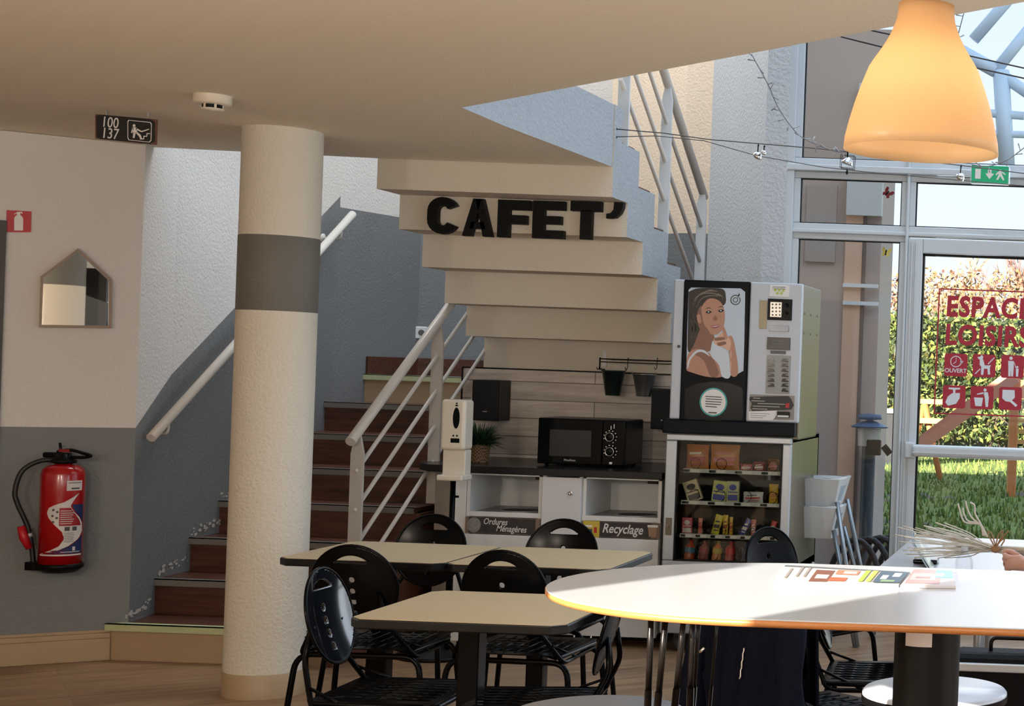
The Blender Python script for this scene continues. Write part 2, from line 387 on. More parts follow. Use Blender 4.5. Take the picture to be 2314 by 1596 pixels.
# ------------------------------------------------------------------ upper flight over the counter
XL, XR = -3.58, -2.42
prof = [(7.625, ZT), (7.625, 2.314), (7.88, 2.314), (7.88, 2.14), (8.165, 2.14), (8.165, 1.968), (8.46, 1.968), (8.46, 1.792), (8.76, 1.792), (8.76, 1.621),
        (9.03, 1.621), (9.03, 1.44), (9.3, 1.44), (9.3, 1.25), (9.8, 1.25), (9.8, 1.55), (9.5, 1.55), (9.5, 1.72), (9.2, 1.72), (9.2, 1.888), (8.91, 1.888), (8.91, 2.06),
        (8.63, 2.06), (8.63, 2.23), (8.35, 2.23), (8.35, 2.413), (8.05, 2.413), (8.05, 2.598), (7.75, 2.598), (7.75, ZT)]
t = thing('upper_staircase', 'stepped plaster underside of the upper stair flight above the kitchen counter', 'staircase', (-3.0, 8.0, 0))
b = MB(); b.prism([(XL, y, z) for y, z in prof], (XR - XL, 0, 0))
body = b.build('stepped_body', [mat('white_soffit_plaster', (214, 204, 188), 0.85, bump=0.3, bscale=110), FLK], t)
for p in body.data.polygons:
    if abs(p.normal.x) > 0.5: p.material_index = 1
for (y, z) in ((9.8, 1.55), (9.5, 1.72), (9.2, 1.888), (8.91, 2.06), (8.63, 2.23), (8.35, 2.413), (8.05, 2.598)):
    b = MB(); b.box((XL, y - 0.3, z), (XR - 0.03, y + 0.008, z + 0.018)); b.build('tread', REDW, t)
# letters CAFET'
def letter(name, polys, box, lbl):
    (u0, v0, u1, v1) = box; Y = 7.838
    b = MB(); c0 = W((u0 + u1) / 2, (v0 + v1) / 2, Y)
    p0 = W(u0, v1, Y); p1 = W(u1, v0, Y); hgt = W((u0 + u1) / 2, v0, Y).z - W((u0 + u1) / 2, v1, Y).z; wid = (u1 - u0) * Y / F
    o = Vector((c0.x - wid / 2, Y, c0.z - hgt / 2))
    for pl in polys:
        b.prism([o + Vector((x * wid, 0, y * hgt)) for x, y in pl], (0, 0.04, 0))
    ob = b.build(name, mat('black_letter_foam', (7, 7, 8), 0.5, spec=.15)); tag(ob, lbl, 'letter', 'black letters on the stair underside')
def ring(cx, cy, ro, ri, a0, a1, n, sy=1.0):
    out = []
    for i in range(n):
        x, y = R(a0 + (a1 - a0) * i / n), R(a0 + (a1 - a0) * (i + 1) / n)
        out.append([(cx + ro * math.cos(x), cy + ro * math.sin(x) * sy), (cx + ro * math.cos(y), cy + ro * math.sin(y) * sy), (cx + ri * math.cos(y), cy + (ri + 0.0) * math.sin(y) * sy), (cx + ri * math.cos(x), cy + ri * math.sin(x) * sy)][::-1])
    return out
cpol = []
for i in range(9):
    a0, a1 = 25 + i * 155 / 9, 25 + (i + 1) * 155 / 9
    pt = lambda a, r1, r2: (0.5 + r1 * math.cos(R(a)), 0.62 + r2 * math.sin(R(a)))
    cpol.append([pt(a0, .5, .38), pt(a0, .17, .15), pt(a1, .17, .15), pt(a1, .5, .38)])
    b0, b1 = 180 + i * 155 / 9, 180 + (i + 1) * 155 / 9
    pb = lambda a, r1, r2: (0.5 + r1 * math.cos(R(a)), 0.38 + r2 * math.sin(R(a)))
    cpol.append([pb(b0, .5, .38), pb(b0, .17, .15), pb(b1, .17, .15), pb(b1, .5, .38)])
cpol.append([(0, .38), (.33, .38), (.33, .62), (0, .62)])
cafet_group = True
letter('letter', cpol, (965, 445, 1034, 529), "black capital C, first letter of the word on the stair")
letter('letter', [[(0, 0), (.3, 0), (.62, 1), (.34, 1)], [(.7, 0), (1, 0), (.66, 1), (.42, 1)], [(.25, .2), (.78, .2), (.72, .38), (.3, .38)]], (1045, 449, 1112, 534), "black capital A with a small triangular hole")
letter('letter', [[(0, 0), (.36, 0), (.36, 1), (0, 1)], [(.36, .74), (1, .74), (1, 1), (.36, 1)], [(.36, .36), (.9, .36), (.9, .6), (.36, .6)]], (1124, 452, 1196, 537), "black capital F with two arms between A and E")
letter('letter', [[(0, 0), (.36, 0), (.36, 1), (0, 1)], [(.36, .76), (1, .76), (1, 1), (.36, 1)], [(.36, .38), (.9, .38), (.9, .6), (.36, .6)], [(.36, 0), (1, 0), (1, .22), (.36, .22)]], (1203, 454, 1274, 539), "black capital E with three arms next to the T")
letter('letter', [[(.33, 0), (.7, 0), (.7, .76), (.33, .76)], [(0, .74), (1, .74), (1, 1), (0, 1)]], (1288, 455, 1357, 541), "black capital T, the last full letter of the word")
ap = [(.45, 1.0), (1, 1.0), (.98, .7), (.85, .35), (.55, .05), (.3, 0), (0, 0), (0, .28), (.25, .33), (.42, .55)]
letter('letter', [ap[:1] + ap[1:4] + [ap[9]], [ap[9], ap[3], ap[4], ap[8]], [ap[8], ap[4], ap[5], ap[6], ap[7]]], (1370, 457, 1408, 494), "black apostrophe mark ending the word on the stair")

# ------------------------------------------------------------------ railings
def flatpost(b, x, y, z0, z1, w=0.065, tk=0.014, rx=0):
    b.prism([(x - tk / 2, y - w / 2, z0), (x - tk / 2, y + w / 2, z0), (x - tk / 2, y + w / 2, z1 - 0.09), (x - tk / 2, y + w * 0.2, z1), (x - tk / 2, y - w * 0.2, z1), (x - tk / 2, y - w / 2, z1 - 0.09)], (tk, 0, 0))
def facepost(b, x, y, z0, z1, w=0.062, tk=0.016):
    b.prism([(x - w / 2, y, z0), (x + w / 2, y, z0), (x + w / 2, y, z1 - 0.09), (x + w * 0.2, y, z1), (x - w * 0.2, y, z1), (x - w / 2, y, z1 - 0.09)], (0, tk, 0))
t = thing('stair_railing', 'white metal railing with sloping bars beside the lower stair steps', 'railing', (-3.58, 7.5, 0))
hx = -3.585
ha, hb = Vector((hx, 7.46, 1.072)), Vector((hx, 9.25, 2.245))
b = MB(); b.tube([ha, hb], 0.0245, 20); b.build('handrail', WHT, t)
sl_ = (hb.z - ha.z) / (hb.y - ha.y)
for k in range(1, 5):
    y0 = 7.52; z0 = ha.z + sl_ * (y0 - ha.y) - 0.19 * k
    if z0 < 0.12: y0 += (0.12 - z0) / sl_; z0 = 0.12
    y1 = 9.2; b = MB(); b.tube([(hx, y0, z0), (hx, y1, ha.z + sl_ * (y1 - ha.y) - 0.19 * k)], 0.0105, 12); b.build('rail_bar', WHT, t)
for y, zb in ((7.53, 0.17), (8.40, 0.70), (9.2, 1.2)):
    b = MB(); facepost(b, hx, y, zb, ha.z + sl_ * (y - ha.y) - 0.015); b.build('post', mat('white_rail_post', (190, 184, 176), 0.4), t)
t = thing('upper_stair_railing', 'white metal railing on the right side of the upper stair flight', 'railing', (-2.46, 9.0, 0))
ux = -2.455; ua, ub = Vector((ux, 9.52, 2.535)), Vector((ux, 7.75, 3.605))
b = MB(); b.tube([ua, ub], 0.0245, 20); b.build('handrail', WHT, t); us = (ub.z - ua.z) / (ub.y - ua.y)
for k in range(1, 4):
    b = MB(); b.tube([(ux, 9.5, ua.z + us * (9.5 - ua.y) - 0.215 * k), (ux, 7.8, ua.z + us * (7.8 - ua.y) - 0.215 * k)], 0.0115, 12); b.build('rail_bar', WHT, t)
for y, zb in ((8.64, 2.10), (9.46, 1.6), (7.86, 2.6)):
    b = MB(); facepost(b, ux, y, zb, ua.z + us * (y - ua.y) + 0.0, 0.058); b.build('post', mat('pale_rail_post', (205, 210, 214), 0.4), t)
t = thing('wall_handrail', 'white tubular handrail fixed on brackets to the grey stair wall', 'handrail', (-4.6, 7.6, 1.0))
wa, wb_ = PXp(341, 990, -4.56), PXp(797, 484, -4.56)
b = MB(); b.tube([wa, wb_], 0.0225, 20); b.build('rail', WHT, t)
for fr in (0.07, 0.5, 0.93):
    p = wa.lerp(wb_, fr); b = MB()
    b.tube(arcpts([p + Vector((0, 0, -0.02)), p + Vector((0, 0, -0.075)), Vector((SX, p.y, p.z - 0.075))], 0.04), 0.008, 8)
    b.lathe([(0.03, 0), (0.03, 0.006), (0.0, 0.006)], (SX + 0.001, p.y, p.z - 0.075), 20, M=Matrix.Rotation(R(90), 4, 'Y')); b.build('bracket', WHT, t)

# ------------------------------------------------------------------ things on the left wall
def onwall(u, v, off=0.0):
    x, y = ray(u, v); q = OA + n * off
    # (q + od*s).x = x*(q+od*s).y
    s = (x * q.y - q.x) / (od.x - x * od.y); p = q + od * s; return Vector((p.x, p.y, EYE - y * p.y))
# house mirror
pc = onwall(170, 660)
t = thing('house_mirror', 'small house-shaped mirror in a pale wooden frame on the left wall', 'mirror', pc)
outl = [(88, 740), (250, 742), (251, 632), (176, 562), (92, 625)]
P = [onwall(u, v) for u, v in outl]; cc = sum(P, Vector()) / 5
inn = [cc + (p - cc) * 0.93 for p in P]
b = MB()
for i in range(5):
    j = (i + 1) % 5; b.prism([P[i], P[j], inn[j], inn[i]], n * 0.035)
b.build('frame', mat('pale_wood_frame', (148, 128, 112), 0.6, var=0.1), t)
b = MB(); b.prism([p + n * 0.004 for p in inn], n * 0.004); lab(b.build('mirror_glass', mat('mirror_silver', (225, 225, 225), 0.01, 1.0), t), 'reflecting glass')
# sign of extinguisher
RED = mat('sign_red', (178, 14, 30), 0.45); WSI = mat('sign_white', (224, 220, 216), 0.5)
t = thing('extinguisher_sign', 'square red sign with a white fire extinguisher symbol at the left edge', 'sign', onwall(42, 500))
P = [onwall(u, v, 0.001) for u, v in ((14, 525), (70, 525), (71, 478), (15, 475))]
b = MB(); b.prism(P, n * 0.004); b.build('panel', RED, t)
sg = lambda L, o=0.0062: [onwall(u, v, o) for u, v in L]
b = MB(); b.poly(sg([(32, 521), (52, 521), (52.5, 494), (49, 488), (45, 486), (39, 486), (34, 489), (32, 494)])); b.poly(sg([(38, 486), (46, 486), (46, 481), (51, 484), (50, 479), (40, 479), (32, 483), (32, 485), (38, 482)]))
b.build('symbol', WSI, t)
# fire extinguisher
ec = onwall(140, 1150, 0.115); ec.z = 0
zt = lambda v: EYE - ray(140, v)[1] * ec.y
ER = 0.088
t = thing('fire_extinguisher', 'red fire extinguisher with black hose hanging on the grey wall', 'fire extinguisher', (ec.x, ec.y, zt(1275)))
z0, z1 = zt(1275), zt(1050)
b = MB(); b.lathe([(0, z0), (ER, z0), (ER, z1 - 0.045), (ER * 0.93, z1 - 0.02), (ER * 0.7, z1 - 0.003), (0.035, z1), (0.03, z1 + 0.01)], ec, 48, 0)
cyl = b.build('cylinder', mat('extinguisher_red', (160, 6, 14), 0.25, coat=0.4), t)
b = MB(); b.lathe([(0, z0 - 0.035), (0.07, z0 - 0.035), (ER + 0.006, z0 - 0.012), (ER + 0.006, z0 + 0.004), (ER, z0 + 0.006)], ec, 32); b.box((ec.x - 0.115, ec.y - 0.07, z0 - 0.025), (ec.x - 0.03, ec.y + 0.06, z0 + 0.012)); b.build('base', BLACKM, t)
b = MB(); b.lathe([(0.034, z1 + 0.004), (0.05, z1 + 0.008), (0.052, z1 + 0.02), (0.036, z1 + 0.03), (0.03, z1 + 0.05), (0, z1 + 0.052)], ec, 24)
b.rbox((ec.x - 0.09, ec.y - 0.018, z1 + 0.03), (ec.x + 0.03, ec.y + 0.018, z1 + 0.055), 0.008); b.build('valve', BLACKM, t)
b = MB(); b.tube(spline([(ec.x - 0.03, ec.y, z1 + 0.058), (ec.x + 0.03, ec.y, z1 + 0.068), (ec.x + 0.09, ec.y, z1 + 0.055), (ec.x + 0.125, ec.y, z1 + 0.045), (ec.x + 0.09, ec.y, z1 + 0.036), (ec.x + 0.02, ec.y, z1 + 0.035)]), 0.0075, 8)
b.tube([(ec.x - 0.012, ec.y, z1 + 0.05), (ec.x - 0.02, ec.y, z1 + 0.1)], 0.006, 8); b.build('lever', BLACKM, t)
b = MB(); b.box((ec.x - 0.02, ec.y - 0.008, z1 + 0.058), (ec.x + 0.03, ec.y + 0.008, z1 + 0.072)); lab(b.build('safety_tab', mat('dark_red_tab', (130, 20, 30), 0.4), t), 'dark red tab')
hp = [(133, 1040), (90, 1042), (50, 1065), (34, 1110), (40, 1140), (62, 1190), (72, 1240), (76, 1282)]
HP = [onwall(u, v, .10) for u, v in hp]; HP[0] = W(133, 1040, ec.y); b = MB(); b.tube(spline(HP), 0.0105, 12); b.build('hose', mat('black_rubber', (12, 12, 12), 0.5), t)
b = MB(); b.tube([W(118, 1036, ec.y - 0.001), W(130, 1037, ec.y - 0.001)], 0.013, 12); b.tube([onwall(66, 1205, .1), onwall(69, 1214, .1)], 0.013, 12); lab(b.build('hose_ferrule', SILV, t), 'silver hose ferrules')
b = MB(); b.tube([onwall(48, 1190, .11), onwall(54, 1215, .11), onwall(66, 1240, .11)], [0.016, 0.019, 0.014], 12); lab(b.build('trigger', RED, t), 'red trigger grip')
def wrap(L, r, mi, b, sub=1):
    """flat label shape (angle from the camera-facing direction in deg, z fraction) wrapped on the cylinder"""
    pts = []
    base = math.atan2(-ec.y, -ec.x)
    for a, zf in L: pts.append((ec.x + r * math.cos(base + R(a)), ec.y + r * math.sin(base + R(a)), z0 + (z1 - z0) * zf))
    b.add(pts, [tuple(range(len(pts)))], mi, False)
def wrapband(f0, f1, z_lo, z_hi, r, mi, b, nn=24):
    for i in range(nn):
        za = z_lo + (z_hi - z_lo) * i / nn; zb = z_lo + (z_hi - z_lo) * (i + 1) / nn
        a0, a1, c0, c1 = f0(za), f1(za), f0(zb), f1(zb); k = 8
        for j in range(k):
            wrap([(a0 + (a1 - a0) * j / k, za), (a0 + (a1 - a0) * (j + 1) / k, za), (c0 + (c1 - c0) * (j + 1) / k, zb), (c0 + (c1 - c0) * j / k, zb)], r, mi, b)
LBW = mat('label_white', (205, 200, 196), 0.5); LBB = mat('label_navy', (18, 34, 84), 0.5); LBG = mat('label_text_grey', (70, 66, 70), 0.6)
def interp(L, z):
    for (za_, a), (zb2, c) in zip(L, L[1:]):
        if za_ <= z <= zb2: return a + (c - a) * (z - za_) / (zb2 - za_)
    return L[-1][1] if z > L[-1][0] else L[0][1]
leftL = [(.12, -58), (.15, -30), (.20, -4), (.27, 8), (.34, 2), (.42, -20), (.48, -34), (.53, -40), (.58, -34), (.61, -18), (.64, 6), (.68, 26), (.72, 44)]
rightL = [(.12, -50), (.15, -10), (.20, 20), (.27, 50), (.34, 64), (.42, 62), (.48, 50), (.53, 34), (.58, 24), (.60, 22), (.64, 28), (.68, 36), (.72, 46)]
b = MB()
wrapband(lambda z: -62, lambda z: 62, 0.10, 0.115, ER + 0.0008, 0, b, 3)
wrapband(lambda z: interp(leftL, z), lambda z: interp(rightL, z), 0.12, 0.72, ER + 0.0008, 0, b, 30)
wrapband(lambda z: interp([(.12, -44), (.2, 24), (.27, 53), (.3, 60)], z), lambda z: 64, 0.12, 0.29, ER + 0.0008, 1, b, 12)
wrapband(lambda z: interp([(.42, 66), (.48, 54), (.53, 38), (.58, 28), (.61, 27)], z), lambda z: 66, 0.43, 0.61, ER + 0.0008, 1, b, 12)
wrapband(lambda z: -6, lambda z: interp([(.40, 56), (.45, 50), (.5, 38), (.58, 22)], z), 0.40, 0.58, ER + 0.0018, 2, b, 10)
wrapband(lambda z: 10, lambda z: 56, 0.75, 0.85, ER + 0.0014, 0, b, 4)
for k in range(7): wrapband(lambda z: -3, lambda z: 26 + 3 * (k % 3), 0.42 + k * 0.021, 0.427 + k * 0.021, ER + 0.0024, 0, b, 1)
for k in range(6): wrapband(lambda z: 6, lambda z: 34 - 2 * (k % 2), 0.24 + k * 0.017, 0.244 + k * 0.017, ER + 0.0024, 3, b, 1)
for (a, z) in ((8, 0.35), (28, 0.35)): wrapband(lambda q: a, lambda q: a + 13, z, z + 0.04, ER + 0.0024, 3, b, 1)
for (a, z) in ((-24, 0.55), (-14, 0.53), (-26, 0.49), (-15, 0.47), (-24, 0.43)): wrapband(lambda q: a, lambda q: a + 6, z, z + 0.02, ER + 0.0024, 3, b, 1)
wrapband(lambda z: 22, lambda z: 46, 0.765, 0.78, ER + 0.002, 3, b, 1); wrapband(lambda z: 14, lambda z: 52, 0.825, 0.832, ER + 0.002, 3, b, 1)
wrapband(lambda z: 30, lambda z: 38, 0.15, 0.19, ER + 0.002, 0, b, 1); wrapband(lambda z: 0, lambda z: 55, 0.135, 0.142, ER + 0.002, 0, b, 1)
lab(b.build('label', [LBW, LBB, mat('label_red', (150, 14, 24), 0.5), LBG], cyl), 'white, red and navy printed label')
# vertical brand lettering on the cylinder
bx = W(112, 1235, ec.y - ER * 0.9)
text('lettering', 'integral', LBW, cyl, faceM(bx + Vector((0.002, 0.0, 0)), (0.03, 0, 1), (-1, 0, 0.03)), 0.042, 0.0006, spacing=1.1)

# hanging sign 100 / 137
Ys = 6.38
sc_ = W(284, 292, Ys)
t = thing('hanging_sign', 'black room number sign with stair pictogram hanging from the ceiling', 'sign', sc_)
sgM = lambda L, o: [W(u, v, Ys - o) for u, v in L]
b = MB(); b.prism(sgM([(215, 258), (353, 270), (351, 327), (215, 313)], 0), (0, 0.012, 0)); b.build('board', mat('worn_wood_board', (104, 66, 52), 0.6, var=0.3, vscale=30), t)
b = MB(); b.poly(sgM([(217, 262), (228, 259), (340, 269), (350, 276), (350, 320), (340, 325), (225, 314), (218, 309)], 0.001)); lab(b.build('slate', mat('black_slate', (24, 20, 20), 0.5), t), 'black slate panel')
for s_, u_, v_ in (('100', 228, 286), ('137', 228, 311)):
    text('numerals', s_, WSI, t, faceM(W(u_, v_, Ys - 0.002), (1, 0, -0.07)), 0.062, 0.0008, sx=0.78)
b = MB()
fr = [(290, 271), (340, 276), (343, 280), (342, 318), (338, 322), (291, 317), (288, 312), (288, 275)]
fi = [W(315, 297, Ys - 0.002) + (p - W(315, 297, Ys - 0.002)) * 0.94 for p in sgM(fr, 0.002)]; fo = sgM(fr, 0.002)
for i in range(8): b.quad(fo[i], fo[(i + 1) % 8], fi[(i + 1) % 8], fi[i])
px = lambda L: b.poly(sgM(L, 0.003))
for k in range(1): pass
px([(303 + 3.5 * math.cos(a), 284 + 3.5 * math.sin(a)) for a in [j * .785 for j in range(8)]])
px([(299, 288), (308, 288), (311, 300), (301, 301)]); px([(299, 289), (296, 300), (299, 301), (302, 290)]); px([(307, 289), (320, 296), (337, 291), (337, 293), (320, 299), (306, 292)])
px([(301, 300), (307, 300), (304, 312), (300, 312)]); px([(306, 300), (311, 299), (318, 305), (321, 313), (317, 313), (313, 307)])
px([(316, 313), (324, 313), (324, 307), (331, 307), (331, 301), (339, 301), (339, 303), (333, 303), (333, 309), (326, 309), (326, 315), (316, 315)])
b.build('pictogram', WSI, t)
b = MB()
for u in (240, 334): p = W(u, 266, Ys + 0.006); b.tube([p, Vector((p.x, p.y, ZC + 0.002))], 0.0025, 6)
b.build('hook', SILV, t)
# smoke detector
pd = PZ(481, 216, ZC); pd.z = ZC
t = thing('smoke_detector', 'round white smoke detector fixed to the cream ceiling', 'smoke detector', pd)
DW = mat('detector_plastic', (214, 202, 184), 0.4)
b = MB(); b.lathe([(0.066, 0), (0.066, -0.03), (0.058, -0.036), (0.0, -0.036)], pd, 36); b.build('base', DW, t)
b = MB(); b.lathe([(0.036, -0.036), (0.036, -0.05), ], pd, 24); lab(b.build('vent', BLACKM, t), 'dark vent slot')
b = MB(); b.lathe([(0.0, -0.05), (0.040, -0.05), (0.040, -0.055), (0.0, -0.06)], pd, 30)
for a in range(6): b.box((0.034, -0.004, -0.052), (0.038, 0.004, -0.034), 0, Matrix.Translation(pd) @ Matrix.Rotation(R(a * 60 + 15), 4, 'Z'))
b.build('cap', DW, t)
# wall socket behind railing
sp = W(951, 752, 10.2)
t = thing('wall_socket', 'white square wall socket on the grey landing wall', 'socket', sp)
dd = Vector((1.0, 0.72, 0)).normalized()
x, y = ray(951, 752); q0 = Vector((-4.5, 10.23, 0)); s = (x * q0.y - q0.x) / (dd.x - x * dd.y); pp = q0 + dd * s; pp = Vector((pp.x, pp.y, EYE - y * pp.y)); nn = Vector((dd.y, -dd.x, 0))
Ms = Matrix.Translation(pp) @ Matrix((dd, -nn, Vector((0, 0, 1)))).transposed().to_4x4()
b = MB(); b.rbox((-0.04, -0.012, -0.04), (0.04, 0.0, 0.04), 0.006, 0, Ms); b.build('plate', WPLA, t)
b = MB(); b.lathe([(0.02, 0.013), (0.0, 0.013)], pp, 20, M=Ms.to_3x3().to_4x4() @ Matrix.Rotation(R(90), 4, 'X')); lab(b.build('outlet', mat('socket_grey', (90, 88, 86), 0.5), t), 'grey round outlet')

# ------------------------------------------------------------------ glass front: windows and door
YF = 9.2
def frame(b, x0, x1, z0, z1, y0=YF - 0.03, y1=YF + 0.05, mi=0): b.rbox((x0, y0, z0), (x1, y1, z1), 0.006, mi)
def win(name, x0, x1, z0, z1, fw=0.022):
    b = MB(); frame(b, x0 - 0.04, x1 + 0.04, z0 - 0.04, z0, YF - 0.02); frame(b, x0 - 0.04, x1 + 0.04, z1, z1 + 0.04, YF - 0.02)
    frame(b, x0 - 0.04, x0, z0, z1, YF - 0.02); frame(b, x1, x1 + 0.04, z0, z1, YF - 0.02)
    o = struct(b.build(name, ALU))
    g = MB(); k = 0.006
    for (a, c, d, e) in ((x0, x1, z0, z0 + k), (x0, x1, z1 - k, z1), (x0, x0 + k, z0, z1), (x1 - k, x1, z0, z1)): g.box((a, YF + 0.0, d), (c, YF + 0.02, e))
    g.build('gasket', BLACKM, o)
    g = MB(); g.box((x0, YF + 0.012, z0), (x1, YF + 0.016, z1)); g.build('pane', GLASS, o)
    return o
win('window_1', -1.80, -1.20, 0.10, 2.275); win('window_2', -1.80, -1.20, 2.37, 2.635); win('window_3', -1.80, -1.20, 2.755, 4.6)
win('window_4', -1.115, 0.9, 2.37, 2.635); win('window_5', -1.115, 0.9, 2.755, 4.05); win('window_6', 1.05, 3.9, 0.6, 2.635); win('window_7', 1.05, 3.9, 2.755, 4.05)
b = MB()
for x0, x1 in ((-1.885, -1.835), (-1.165, -1.148), (0.94, 1.01), (3.93, 4.0)): frame(b, x0, x1, 0, 4.7, YF - 0.05)
frame(b, -1.885, 4.0, 2.675, 2.715, YF - 0.06); frame(b, -1.885, 4.0, 4.66, 4.74, YF - 0.05); frame(b, 1.01, 4.0, 0.0, 0.56)
frame(b, -1.885, -1.16, 0.0, 0.06); frame(b, -1.885, 0.94, 2.31, 2.335, YF - 0.04); frame(b, -1.16, 0.94, 4.09, 4.66); frame(b, 1.01, 4, 4.09, 4.66)
struct(b.build('trim_2', ALU))
# door
b = MB(); frame(b, -1.148, -1.06, 0.0, 2.30, YF - 0.04); frame(b, -1.06, 0.0, 2.212, 2.30, YF - 0.04); frame(b, -1.06, 0.0, 0.02, 0.16, YF - 0.04); frame(b, -0.09, 0.0, 0.16, 2.212, YF - 0.04)
for x in (-1.125, -1.10): b.box((x, YF - 0.052, 0.03), (x + 0.008, YF - 0.04, 2.28))
frame(b, 0.0, 0.94, 2.212, 2.30, YF - 0.04); frame(b, 0.0, 0.08, 0.0, 2.212, YF - 0.04); frame(b, 0.86, 0.94, 0, 2.212, YF - 0.04); frame(b, 0.08, 0.86, 0.02, 0.16, YF - 0.04)
dr = struct(b.build('door_2', ALU))
g = MB()
for (a, c, d, e) in ((-1.06, -0.09, 2.20, 2.212), (-1.06, -1.05, 0.16, 2.212), (-0.10, -0.09, 0.16, 2.2)): g.box((a, YF - 0.015, d), (c, YF + 0.03, e))
g.build('gasket', BLACKM, dr)
g = MB(); g.box((-1.06, YF + 0.012, 0.16), (-0.09, YF + 0.016, 2.212)); g.box((0.08, YF + 0.012, 0.16), (0.86, YF + 0.016, 2.212)); g.build('pane', GLASS, dr)
g = MB(); g.rbox((-1.12, YF - 0.10, 1.0), (-1.06, YF - 0.03, 1.095), 0.01); g.rbox((-1.075, YF - 0.13, 1.012), (0.0, YF - 0.07, 1.083), 0.02, seg=3); g.box((-1.07, YF - 0.133, 1.035), (0, YF - 0.128, 1.041)); g.build('push_bar', ALU, dr)
# decals on the door
DEC = mat('crimson_film', (164, 12, 48), 0.5); DW2 = mat('pale_film', (214, 220, 228), 0.5)
YD = YF + 0.008
t = thing('door_lettering', 'crimson window lettering ESPACE LOISIRS with thin frame line on the glass door', 'lettering', W(2230, 780, YD))
def decal_line(b, a, c, w=0.008):
    p, q = Vector(a), Vector(c); d = (q - p).normalized(); m = d.cross(Vector((0, 1, 0))) * w / 2
    b.prism([p - m, q - m, q + m, p + m], (0, -0.001, 0))
tl, bl = W(2123, 653, YD), W(2111, 934, YD); xr = -0.13; b = MB()
for a, c in (((tl.x, YD, tl.z), (bl.x, YD, bl.z)), ((tl.x, YD, tl.z), (xr, YD, tl.z)), ((bl.x, YD, bl.z), (xr, YD, bl.z)), ((xr, YD, bl.z), (xr, YD, tl.z))): decal_line(b, a, c)
b.build('border_line', DEC, t)
for s_, u_, v_, sz in (('ESPACE', 2137, 713, 0.165), ('LOISIRS', 2134, 777, 0.165)):
    p = W(u_, v_, YD); text('wording', s_, DEC, t, faceM(p, (1, 0, 0)), sz, 0.0006, bold=0.006, sx=0.86, shear=0.04, spacing=1.08)
def icon(cu, cv, lbl, shapes, txt=None):
    c = W(cu, cv, YD); h = 0.068
    t = thing('door_pictogram', lbl, 'sticker', c, 'crimson square stickers on the door glass')
    b = MB(); r = 0.014; pts = []
    for (sx, sz, a0) in ((1, 1, 0), (-1, 1, 90), (-1, -1, 180), (1, -1, 270)):
        for k in range(4): a = R(a0 + k * 30); pts.append(c + Vector((sx * (h - r) + r * math.cos(a), 0, sz * (h - r) + r * math.sin(a))))
    b.prism(pts, (0, -0.0008, 0)); b.build('panel', DEC, t)
    b = MB()
    for s in shapes: b.poly([c + Vector((x * h, -0.002, y * h)) for x, y in s])
    b.build('symbol', DW2, t)
    if txt: text('wording', txt[0], DW2, t, faceM(c + Vector((0, -0.002, txt[1] * h)), (1, 0, 0)), txt[2], 0.0002, align='CENTER', bold=0.0006)
circ = lambda cx, cy, r, nn=14: [(cx + r * math.cos(2 * math.pi * i / nn), cy + r * math.sin(2 * math.pi * i / nn)) for i in range(nn)]
def rg(cx, cy, ro, ri, nn=18, a0=0, a1=360): return [[(cx + ro * math.cos(R(a0 + (a1 - a0) * i / nn)), cy + ro * math.sin(R(a0 + (a1 - a0) * i / nn))), (cx + ro * math.cos(R(a0 + (a1 - a0) * (i + 1) / nn)), cy + ro * math.sin(R(a0 + (a1 - a0) * (i + 1) / nn))), (cx + ri * math.cos(R(a0 + (a1 - a0) * (i + 1) / nn)), cy + ri * math.sin(R(a0 + (a1 - a0) * (i + 1) / nn))), (cx + ri * math.cos(R(a0 + (a1 - a0) * i / nn)), cy + ri * math.sin(R(a0 + (a1 - a0) * i / nn)))] for i in range(nn)]
dog = [[(-.62, .75), (-.5, .55), (-.15, .55), (-.1, .8), (-.25, .95), (-.4, .78)], [(-.4, .55), (-.1, .55), (.05, .05), (.45, .05), (.6, .1), (.5, -.15), (.55, -.75), (.35, -.75), (.3, -.25), (0, -.25), (-.05, -.8), (-.25, -.8), (-.25, -.1), (-.4, .1)], [(-.8, -.7), (-.74, -.76), (-.3, -.3), (-.36, -.24)], [(.3, .2), (.36, .14), (.9, .72), (.84, .78)]]
fam = [circ(-.15, .74, .15), [(-.4, .5), (.1, .5), (.12, -.05), (.08, -.85), (-.1, -.85), (-.12, -.2), (-.16, -.85), (-.34, -.85), (-.36, 0)], [(.1, .4), (.16, .38), (.34, -.1), (.28, -.12)], circ(.42, -.02, .1, 10), [(.3, -.15), (.55, -.15), (.52, -.85), (.34, -.85)]]
icon(2160, 825, 'crimson OUVERT sticker with a white clock on the glass door', rg(0, .3, .5, .43) + [[(0, .3), (.03, .3), (.03, .68), (0, .68)], [(0, .3), (-.24, .12), (-.2, .08), (.03, .26)], [(.34, .35), (.66, .35), (.5, .12)]], ('OUVERT', -0.66, 0.034))
icon(2224, 827, 'crimson no dogs sticker with a white dog and slash', dog)
icon(2288, 829, 'crimson sticker with a white adult holding a child by the hand', fam)
icon(2156, 897, 'crimson sticker with a white hand holding a tap wheel', [[(-.5, .8), (.5, .8), (.5, .66), (.1, .62), (.1, .3), (-.1, .3), (-.1, .62), (-.5, .66)]] + [[(-.2, .3), (.5, .35), (.5, -.1), (.2, -.6), (-.5, -.8), (-.75, -.5), (-.55, .0)]])
icon(2219, 899, 'crimson sticker with a white figure dropping litter in a bin', [circ(.25, .68, .14), [(.1, .5), (.5, .5), (.6, -.0), (.55, -.8), (.35, -.8), (.25, 0)], [(.15, .5), (.2, .35), (-.45, .25), (-.45, .33)], [(-.7, 0), (.1, 0), (.0, -.75), (-.55, -.75)]])
